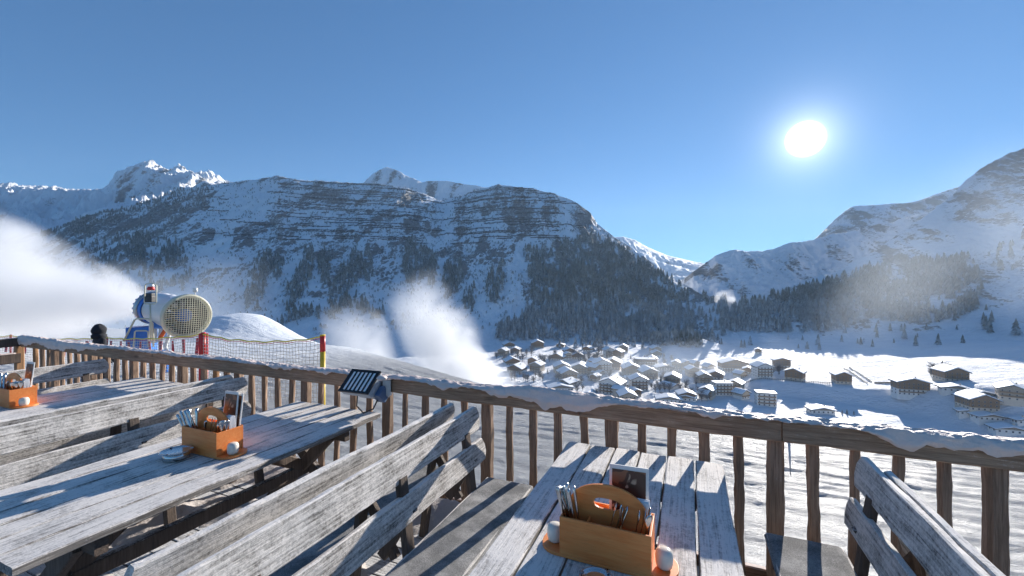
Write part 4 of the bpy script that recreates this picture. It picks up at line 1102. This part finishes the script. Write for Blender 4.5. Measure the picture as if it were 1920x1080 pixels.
# ------------------------------------------------------------------ the snow cannon
def cannon():
    ci = PX(351, 593, 10.5); cq = PX(284, 576, 11.4)
    ax = (cq - ci).normalized(); L = (cq - ci).length
    base = Vector((ci.x - .5, ci.y + .3, -.62))
    base = Vector(((ci.x + cq.x) / 2, (ci.y + cq.y) / 2, -.66))
    o = empty('snow_cannon', base, 0, label='blue and white fan snow cannon blowing snow behind the net', cat='snow cannon')
    q = ax.to_track_quat('Z', 'Y').to_matrix().to_4x4()
    Mi = Matrix.Translation(ci - base) @ q
    m = MB(); m.lathe([(.50, 0), (.50, .12), (.44, .30), (.40, .5), (.40, L - .5), (.38, L - .5), (.38, .3), (.46, .02)], 40, Mi, True); m.build('barrel', M['white_paint'], o, True)
    m = MB(); m.lathe([(.385, L - .44), (.412, L - .44), (.412, L - .28), (.385, L - .28)], 40, Mi, True); m.build('blue_band', M['blue_paint'], o, True)
    m = MB(); m.lathe([(.38, L - .26), (.44, L - .26), (.445, L - .12), (.40, L), (.37, L), (.37, L - .2)], 40, Mi, True); m.build('nozzle_ring', M['brushed'], o, True)
    m = MB()
    for k in range(22):
        a = 2 * math.pi * k / 22; m.lathe([(.001, 0), (.026, 0), (.020, .012), (.001, .012)], 8, Mi @ Matrix.Rotation(a, 4, 'Z') @ Matrix.Translation((.425, 0, L - .06)) @ Matrix.Rotation(math.pi / 2, 4, 'Y'))
    m.build('nozzle', M['blue_paint'], o, True)
    m = MB(); m.lathe([(.49, -.05), (.545, -.05), (.56, 0), (.545, .07), (.49, .07)], 48, Mi, True); m.build('inlet_ring', M['ivory'], o, True)
    m = MB(); m.lathe([(.455, .0), (.375, .3), (.372, L - .3), (.36, L - .3), (.36, .3), (.44, .0)], 40, Mi, True); m.build('inner_shade', M['black_metal'], o, True)  # added black sleeve: the shade inside the barrel put into colour
    # grille
    m = MB(); g = .052
    for i in range(-10, 11):
        x = i * g; h = math.sqrt(max(0, .52 ** 2 - x * x))
        m.tube([Mi @ Vector((x, -h, -.055 - .04 * (1 - (x / .52) ** 2))), Mi @ Vector((x, 0, -.055 - .07 * (1 - (x / .52) ** 2))), Mi @ Vector((x, h, -.055 - .04 * (1 - (x / .52) ** 2)))], .0068, 5)
        m.tube([Mi @ Vector((-h, x, -.06 - .04 * (1 - (x / .52) ** 2))), Mi @ Vector((0, x, -.06 - .07 * (1 - (x / .52) ** 2))), Mi @ Vector((h, x, -.06 - .04 * (1 - (x / .52) ** 2)))], .0068, 5)
    m.build('grille', M['ivory'], o)
    m = MB(); m.lathe([(.001, .04), (.10, .05), (.165, .10), (.17, .5), (.001, .5)], 24, Mi); m.build('motor', M['blue_paint'], o, True)
    m = MB()
    for k in range(9):
        Mk = Mi @ Matrix.Rotation(2 * math.pi * k / 9, 4, 'Z') @ Matrix.Translation((.27, 0, .32)) @ Matrix.Rotation(.6, 4, 'X')
        m.prism([Mk @ Vector(p) for p in ((-.11, -.05, 0), (.13, -.08, 0), (.13, .08, 0), (-.11, .05, 0))], Mk.to_3x3() @ Vector((0, 0, .01)))
    m.build('fan_blade', plain('olive fan metal', (.10, .10, .06), .5), o)
    # snow lying on the barrel
    vs = []; n = 18; kk = 26
    for i in range(kk):
        z = .16 + (L - .62) * i / (kk - 1)
        for j in range(n):
            # world-up side of the barrel
            t = (j / (n - 1) - .5) * 2.1
            upl = (q.to_3x3().inverted() @ Vector((0, 0, 1))); upl.z = 0; a0 = math.atan2(upl.y, upl.x)
            rr = (.46 if z < .3 else .41) + .055 * math.cos(t * 1.3) ** 2 * (1 + .8 * mnoise.noise(Vector((z * 7, t * 3, 1)))) - .02
            vs.append(Mi @ Vector((rr * math.cos(a0 + t), rr * math.sin(a0 + t), z)))
    m = MB(); m.add(vs, [(i * n + j, i * n + j + 1, (i + 1) * n + j + 1, (i + 1) * n + j) for i in range(kk - 1) for j in range(n - 1)]); m.build('barrel_snow', M['snow'], o, True)
    # yoke, control cabinet and sledge
    def w(x, y, Z): return PX(x, y, Z) - base
    m = MB(); m.tube([w(306, 588, 10.9), w(300, 640, 10.9), Vector((0, -.1, .1))], .05, 8); m.tube([w(330, 590, 11.0), w(310, 650, 11.0), Vector((.2, 0, .1))], .045, 8); m.build('yoke', M['white_paint'], o, True)
    m = MB(); m.box(w(308, 600, 10.9), (.42, .36, .42), Matrix.Rotation(.4, 3, 'Z')); m.build('turning_gear', M['blue_paint'], o, bevel=.05)
    m = MB(); m.tube([w(318, 606, 10.6), w(300, 634, 10.5)], .045, 8); m.build('hydraulic_arm', M['orange_paint'], o)
    cb = w(266, 632, 10.9)
    m = MB(); m.box(cb + Vector((0, 0, -.1)), (.52, .42, .75), Matrix.Rotation(.35, 3, 'Z')); cab = m.build('control_cabinet', M['blue_paint'], o, bevel=.02)
    m = MB(); m.tube([w(x, y, 10.6) for x, y in ((232, 640), (252, 600), (258, 597), (280, 598), (286, 606), (288, 650))], .022, 8); m.tube([w(x, y, 10.55) for x, y in ((250, 650), (253, 622), (256, 620), (274, 620), (278, 623), (278, 650))], .018, 8); m.build('guard_frame', M['ivory'], o, True)
    m = MB(); m.box(w(287, 625, 10.8), (.13, .13, .5)); m.build('hose_pipe', M['white_paint'], o, bevel=.02)
    # lamp mast
    m = MB(); m.tube([w(283, 640, 10.3), w(281.5, 570, 10.3)], .018, 8)
    fr = [(272, 535), (275, 532), (290, 532), (293.5, 536), (293, 567), (290, 570), (274, 570), (270.5, 567), (272, 535)]
    m.tube([w(x, y, 10.3) for x, y in fr], .014, 6); m.build('lamp_mast', M['ivory'], o, True)
    m = MB(); m.lathe([(.001, 0), (.075, 0), (.08, .05), (.05, .10), (.001, .11)], 16, Matrix.Translation(w(283, 544, 10.3))); m.build('warning_light', M['red_paint'], o, True)
    m = MB(); m.lathe([(.001, .09), (.07, .085), (.06, .14), (.001, .17)], 12, Matrix.Translation(w(283, 544, 10.3))); m.build('snow_cap', M['snow'], o, True)
    m = MB(); m.box(w(282, 553, 10.3), (.15, .12, .08)); m.box(w(282, 561, 10.3), (.17, .14, .15)); m.build('work_lamp', M['black_metal'], o, bevel=.01)
    m = MB(); m.tube([w(366, 558, 10.6), w(366, 545, 10.6)], .012, 6); m.lathe([(.001, 0), (.055, 0), (.055, .10), (.001, .11)], 14, Matrix.Translation(w(366, 547.5, 10.6))); m.build('weather_sensor', M['white_paint'], o, True)
    for s in (-1, 1):
        m = MB(); m.tube([Vector((s * .4 - 1.1, -.2, .05)), Vector((s * .4 + .9, -.25, .05)), Vector((s * .4 + 1.1, -.25, .2))], .05, 8); m.build('skid', M['brushed'], o)
    m = MB(); m.tube([Vector((-.4, -.2, .06)), Vector((.4, -.2, .06))], .05, 8); m.tube([Vector((0, -.1, .05)), Vector((0, -.1, .8))], .09, 10); m.build('pedestal', M['blue_paint'], o)
    return ci, cq, ax
CI, CQ, CAX = cannon()

# ------------------------------------------------------------------ the safety net
def net():
    p = [PX(605, 632, 7.0), PX(381, 627, 8.4), PX(200, 634, 10.4), PX(20, 630, 12.6), PX(-120, 628, 14)]
    o = empty('safety_net', Vector((p[0].x, p[0].y, -.5)), 0, label='yellow and red ski slope net sagging between its posts', cat='net')
    b = o.location
    for k, q in enumerate(p):
        u, v = cu * q.x - su * q.y, su * q.x + cu * q.y; zb_ = near_z(u, v) - .1
        r_ = .045 if k < 2 else .025
        zt = q.z + .02; z2 = zt - (.26 if k == 0 else .5)
        if k == 0:
            pr = empty('x', (0, 0, 0)); bpy.data.objects.remove(pr)
        m = MB(); m.mi = 0; m.tube([Vector((q.x, q.y, z2)) - b, Vector((q.x, q.y, zt)) - b], r_, 10); m.mi = 1
        m.tube([Vector((q.x, q.y, zb_)) - b, Vector((q.x, q.y, z2)) - b], r_ * .98, 10)
        m.mi = 1; m.tube([Vector((q.x, q.y, zt)) - b, Vector((q.x, q.y, zt + .02)) - b], r_ * 1.03, 10)
        m.build('net_post', [M['red_paint'], M['yellow_paint'] if k == 0 else M['red_paint']], o, True)
    def sag(t): return 4 * t * (1 - t)
    for k in range(len(p) - 1):
        A, B = p[k], p[k + 1]; L = (B - A).length; hN = 1.05; ny = 17; nx = int(L / .085)
        sg = .11 if k == 0 else .05
        def P(s, r_):
            q = A.lerp(B, s); q.z = A.z + (B.z - A.z) * s - sg * sag(s) - r_ * hN + .01 * math.sin(s * 40 + r_ * 9)
            q.y += .03 * math.sin(s * 23 + r_ * 5); return q - b
        top = MB(); top.tube([P(i / 40, 0) for i in range(41)], .013, 5); top.build('top_cord', M['net_yellow'], o)
        m = MB()
        for r_ in range(1, ny): m.tube([P(i / 30, r_ / ny) for i in range(31)], .0058, 4, False)
        for i in range(nx): m.tube([P((i + .5) / nx, j / 6) for j in range(7)], .004, 3, False)
        m.build('mesh_cords', [M['net_white']], o)
        m = MB(); m.tube([P(i / 30, .5 / ny) for i in range(31)], .007, 4, False)
        m.build('upper_cord', M['net_red'], o)
        if k >= 1:
            m = MB()
            for i in range(9):
                s = (i + .5) / 9
                m.prism([P(s - .012, .06), P(s + .012, .06), P(s + .012, .45), P(s - .012, .45)], (0, .006, 0))
            m.build('red_band', M['net_red'], o)
    m = MB()
    for dx in (0, 7, -6):
        q0 = PX(381 + dx, 627, 8.4) - b; m.tube([q0 + Vector((0, 0, .02)), q0 + Vector((0, 0, -1.1))], .022, 6)
    m.build('rolled_net', M['net_red'], o)
net()

# ------------------------------------------------------------------ the person beyond the rail
def person():
    hp = PX(187, 607, 7.6)
    u, v = cu * hp.x - su * hp.y, su * hp.x + cu * hp.y
    gz = near_z(u, v) + .0
    H = hp.z - gz - .03                      # standing height without the hat
    o = empty('person', (hp.x, hp.y, gz), R(150), label='person in black jacket and bulky dark hat behind the railing', cat='person')
    k = H / 1.75
    J = {'pel': (0, 0, .95, .15, .12), 'wst': (0, 0, 1.10, .135, .11), 'chs': (0, .01, 1.32, .175, .125), 'nkb': (0, 0, 1.47, .075, .07), 'nk': (0, -.005, 1.52, .058, .06)}
    for s, n in ((1, 'r'), (-1, 'l')):
        J.update({'hip' + n: (s * .095, 0, .88, .10, .10), 'kn' + n: (s * .11, -.02, .50, .065, .07), 'an' + n: (s * .12, .02, .09, .045, .05), 'to' + n: (s * .13, -.15, .04, .04, .035),
                  'sh' + n: (s * .19, 0, 1.43, .07, .07), 'el' + n: (s * .27, .03, 1.14, .052, .052), 'wr' + n: (s * .24, -.16, .98, .036, .036)})
    E = [('pel', 'wst'), ('wst', 'chs'), ('chs', 'nkb'), ('nkb', 'nk')]
    for n in 'rl': E += [('pel', 'hip' + n), ('hip' + n, 'kn' + n), ('kn' + n, 'an' + n), ('an' + n, 'to' + n), ('chs', 'sh' + n), ('sh' + n, 'el' + n), ('el' + n, 'wr' + n)]
    names = list(J); me = bpy.data.meshes.new('body')
    me.from_pydata([tuple(c * k for c in J[n][:3]) for n in names], [(names.index(a), names.index(b)) for a, b in E], [])
    bo = bpy.data.objects.new('body', me); C.objects.link(bo); bo.parent = o
    bo.modifiers.new('skin', 'SKIN'); me.materials.append(M['dark_cloth'])
    if not me.skin_vertices: me.skin_vertices.new() if hasattr(me.skin_vertices, 'new') else None
    for i, n in enumerate(names):
        sv = me.skin_vertices[0].data[i]; sv.radius = (J[n][3] * k, J[n][4] * k); sv.use_root = (n == 'pel')
    sb = bo.modifiers.new('sub', 'SUBSURF'); sb.levels = 2; sb.render_levels = 2
    # head with face
    m = MB(); prof = []
    hz = 1.53 * k; Rr = .078 * k
    vs = []; n1, n2 = 14, 20
    for i in range(n1 + 1):
        t = math.pi * i / n1
        for j in range(n2):
            a = 2 * math.pi * j / n2; x = math.sin(t) * math.cos(a); y = math.sin(t) * math.sin(a); z = math.cos(t)
            jaw = 1 - .22 * smooth(-.1, -1.0, z)
            px_, py_, pz_ = x * .075 * jaw, y * .095 * jaw, z * .115
            if y < -.6 and abs(x) < .2: py_ -= .016 * (1 - abs(x) / .2) * max(0, 1 - abs(z + .05) / .28)     # nose
            if y < -.5 and abs(abs(x) - .38) < .16 and abs(z - .12) < .12: py_ += .008
            vs.append((px_ * k, py_ * k, hz + .10 * k + pz_ * k))
    m.add(vs, [(i * n2 + j, (i + 1) * n2 + j, (i + 1) * n2 + (j + 1) % n2, i * n2 + (j + 1) % n2) for i in range(n1) for j in range(n2)])
    hd = m.build('head', M['skin'], o, True)
    for s in (-1, 1):
        m = MB(); m.lathe([(.001, -.006), (.011, 0), (.001, .006)], 8, Matrix.Translation((s * .030 * k, -.083 * k, hz + .115 * k))); m.build('eye', M['black_metal'], hd, True)
        m = MB(); m.lathe([(.001, -.03), (.014, -.01), (.016, .015), (.001, .03)], 8, Matrix.Translation((s * .076 * k, .005, hz + .10 * k))); m.build('ear', M['skin'], hd, True)
    m = MB(); m.box((0, -.088 * k, hz + .045 * k), (.045 * k, .008, .008)); m.build('mouth', plain('lips', (.45, .18, .15), .5), hd)
    # bulky knitted hat: pulled over the ears, pompom-like bulge
    m = MB(); vs = []
    for i in range(11):
        t = i / 10 * math.pi * .62
        for j in range(24):
            a = 2 * math.pi * j / 24; bulk = 1 + .12 * mnoise.noise(Vector((math.cos(a) * 2, math.sin(a) * 2, t * 2)))
            vs.append((math.sin(t) * math.cos(a) * .118 * bulk * k, math.sin(t) * math.sin(a) * .130 * bulk * k + .01, hz + .10 * k + math.cos(t) * .150 * bulk * k))
    m.add(vs, [(i * 24 + j, (i + 1) * 24 + j, (i + 1) * 24 + (j + 1) % 24, i * 24 + (j + 1) % 24) for i in range(10) for j in range(24)])
    m.build('hat', M['dark_cloth'], o, True)
    m = MB(); m.lathe([(.10 * k, 0), (.13 * k, .02), (.135 * k, .07), (.105 * k, .10)], 18, Matrix.Translation((0, .01, 1.45 * k))); m.build('collar', M['dark_cloth'], o, True)
    # gloved hands: palm, four fingers, thumb
    for s, n in ((1, 'r'), (-1, 'l')):
        wr = Vector(J['wr' + n][:3]) * k; el = Vector(J['el' + n][:3]) * k; d = (wr - el).normalized(); side = d.cross(Vector((0, 0, 1))).normalized(); nn = side.cross(d)
        m = MB(); m.tube([wr - d * .01, wr + d * .03, wr + d * .085], [.030, .038, .034], 10)
        for q in range(4):
            b = wr + d * .08 + side * (q - 1.5) * .019; l = (.062, .072, .068, .052)[q]
            m.tube([b, b + d * l * .5 - nn * .008, b + d * l - nn * .026], [.0105, .0095, .007], 7)
        b = wr + d * .02 + side * s * .032; m.tube([b, b + d * .03 + side * s * .02, b + d * .062 + side * s * .026], [.013, .011, .008], 7)
        m.build('glove', M['black_metal'], o, True)
person()

# ------------------------------------------------------------------ blown snow, steam and mist
def plume(name, label, p0, p1, r0, r1, dens, nscale, thr=.5, anis=.2, r_top=None, cat='snow plume', soft=1.0, detail=4, head=.0, wisp=1.0, pow_=1.0, edge=.25):
    p0, p1 = Vector(p0), Vector(p1); d = p1 - p0; L = d.length
    m = MB(); N = 10
    prof = [((r0 + (r1 - r0) * (i / N) ** .8) * 1.02, L * i / N) for i in range(N + 1)]
    m.lathe([(.01, 0)] + prof + [(.01, L)], 24)
    t = NT(name + ' vapour'); t.n.remove(t.b)
    pv = t.n.new('ShaderNodeVolumePrincipled'); pv.inputs['Color'].default_value = (.88, .94, 1, 1) if cat == 'mist' else (.96, .975, 1, 1); pv.inputs['Anisotropy'].default_value = anis
    tcn = t.n.new('ShaderNodeTexCoord'); sx = t.n.new('ShaderNodeSeparateXYZ'); t.lk(tcn.outputs['Object'], sx.inputs[0])
    rr = t.math('SQRT', t.math('ADD', t.math('MULTIPLY', sx.outputs[0], sx.outputs[0]), t.math('MULTIPLY', sx.outputs[1], sx.outputs[1])))
    s = t.math('DIVIDE', sx.outputs[2], L)
    rad = t.math('ADD', t.math('MULTIPLY', t.math('POWER', t.math('MAXIMUM', s, .0001), .8), r1 - r0), r0)
    e = t.math('SUBTRACT', 1, t.math('DIVIDE', rr, rad))
    ends = t.math('MULTIPLY', t.rng(s, .0, .02 + head), t.rng(s, 1.0, .55))
    nz = t.noise(tcn.outputs['Object'], nscale, detail, .55, .3)
    dn = t.math('ADD', t.math('MULTIPLY', e, soft), t.math('MULTIPLY', t.math('SUBTRACT', nz, thr), 2.2 * wisp))
    dn = t.math('MULTIPLY', t.math('MINIMUM', t.math('MAXIMUM', dn, 0), 1), t.rng(e, 0, edge, 0, 1, True))
    dn = t.math('MULTIPLY', t.math('POWER', dn, pow_), ends)
    thin = t.math('DIVIDE', dens * r1, t.math('ADD', rad, r1 * .05))
    t.lk(t.math('MULTIPLY', dn, thin), pv.inputs['Density'])
    t.lk(pv.outputs[0], t.out.inputs['Volume'])
    o = m.build(name, t.m, None, True)
    o.location = p0; o.rotation_euler = d.to_track_quat('Z', 'Y').to_euler()
    t.m.cycles.volume_step_rate = 1.0
    return tag(o, label, cat, kind='stuff')
plume('blown_snow', 'dense white snow stream blown left by the snow cannon', CQ + CAX * .1, PX(-260, 500, 19.5), .30, 5.0, .36, .42, .50, .2, soft=1.15, wisp=1.9, detail=7)
plume('snow_plume', 'tall bright cloud of artificial snow rising behind the railing', PX(915, 800, 62), PX(770, 535, 74), 8.6, 6.5, .38, .12, .50, .2, soft=1.25, edge=.4, head=.02, wisp=1.7, detail=6)
plume('snow_puff', 'smaller soft snow cloud left of the tall cloud', PX(705, 770, 66), PX(655, 575, 76), 7.4, 6.0, .20, .14, .50, .2, soft=1.2, head=.02, wisp=1.5)
plume('steam_cloud', 'small bright steam cloud in the gap between the forests', PX(1368, 600, 880), PX(1356, 545, 900), 25, 22, .16, .05, .50, .2, cat='steam', wisp=2.0, detail=6)
plume('slope_mist', 'thin drifting mist over the forest on the right slope', PX(1560, 700, 560), PX(1800, 380, 700), 75, 150, .0012, .009, .45, .3, cat='mist', soft=1.3, head=.45, wisp=1.3, edge=.85)
plume('edge_mist', 'pale mist drifting at the right edge of the slope', PX(1990, 700, 480), PX(1890, 260, 560), 60, 100, .0026, .011, .45, .3, cat='mist', soft=1.3, head=.45, wisp=1.3, edge=.85)
plume('village_mist', 'thin mist hanging over the lower village', PX(960, 715, 470), PX(1560, 690, 500), 34, 50, .0042, .018, .46, .3, cat='mist', head=.3)
plume('chimney_steam', 'grey steam rising beside the big hotel on the field', PX(1752, 742, 430), PX(1735, 690, 430), 3, 10, .06, .10, .45, .3, cat='steam')
plume('valley_mist', 'wide thin snow mist below the cannon on the left mountain foot', PX(-150, 640, 260), PX(520, 600, 320), 45, 60, .011, .02, .48, .3, cat='mist', head=.1)

def haze():
    m = MB(); m.box((0, 1800, 420), (11000, 7400, 1100)); t = NT('clear winter air'); t.n.remove(t.b)
    pv = t.n.new('ShaderNodeVolumePrincipled'); pv.inputs['Color'].default_value = (.62, .80, 1, 1); pv.inputs['Density'].default_value = .00004; pv.inputs['Anisotropy'].default_value = .2
    t.lk(pv.outputs[0], t.out.inputs['Volume'])
    o = m.build('haze', t.m); tag(o, 'thin cold haze filling the whole valley', 'haze', kind='stuff')
haze()
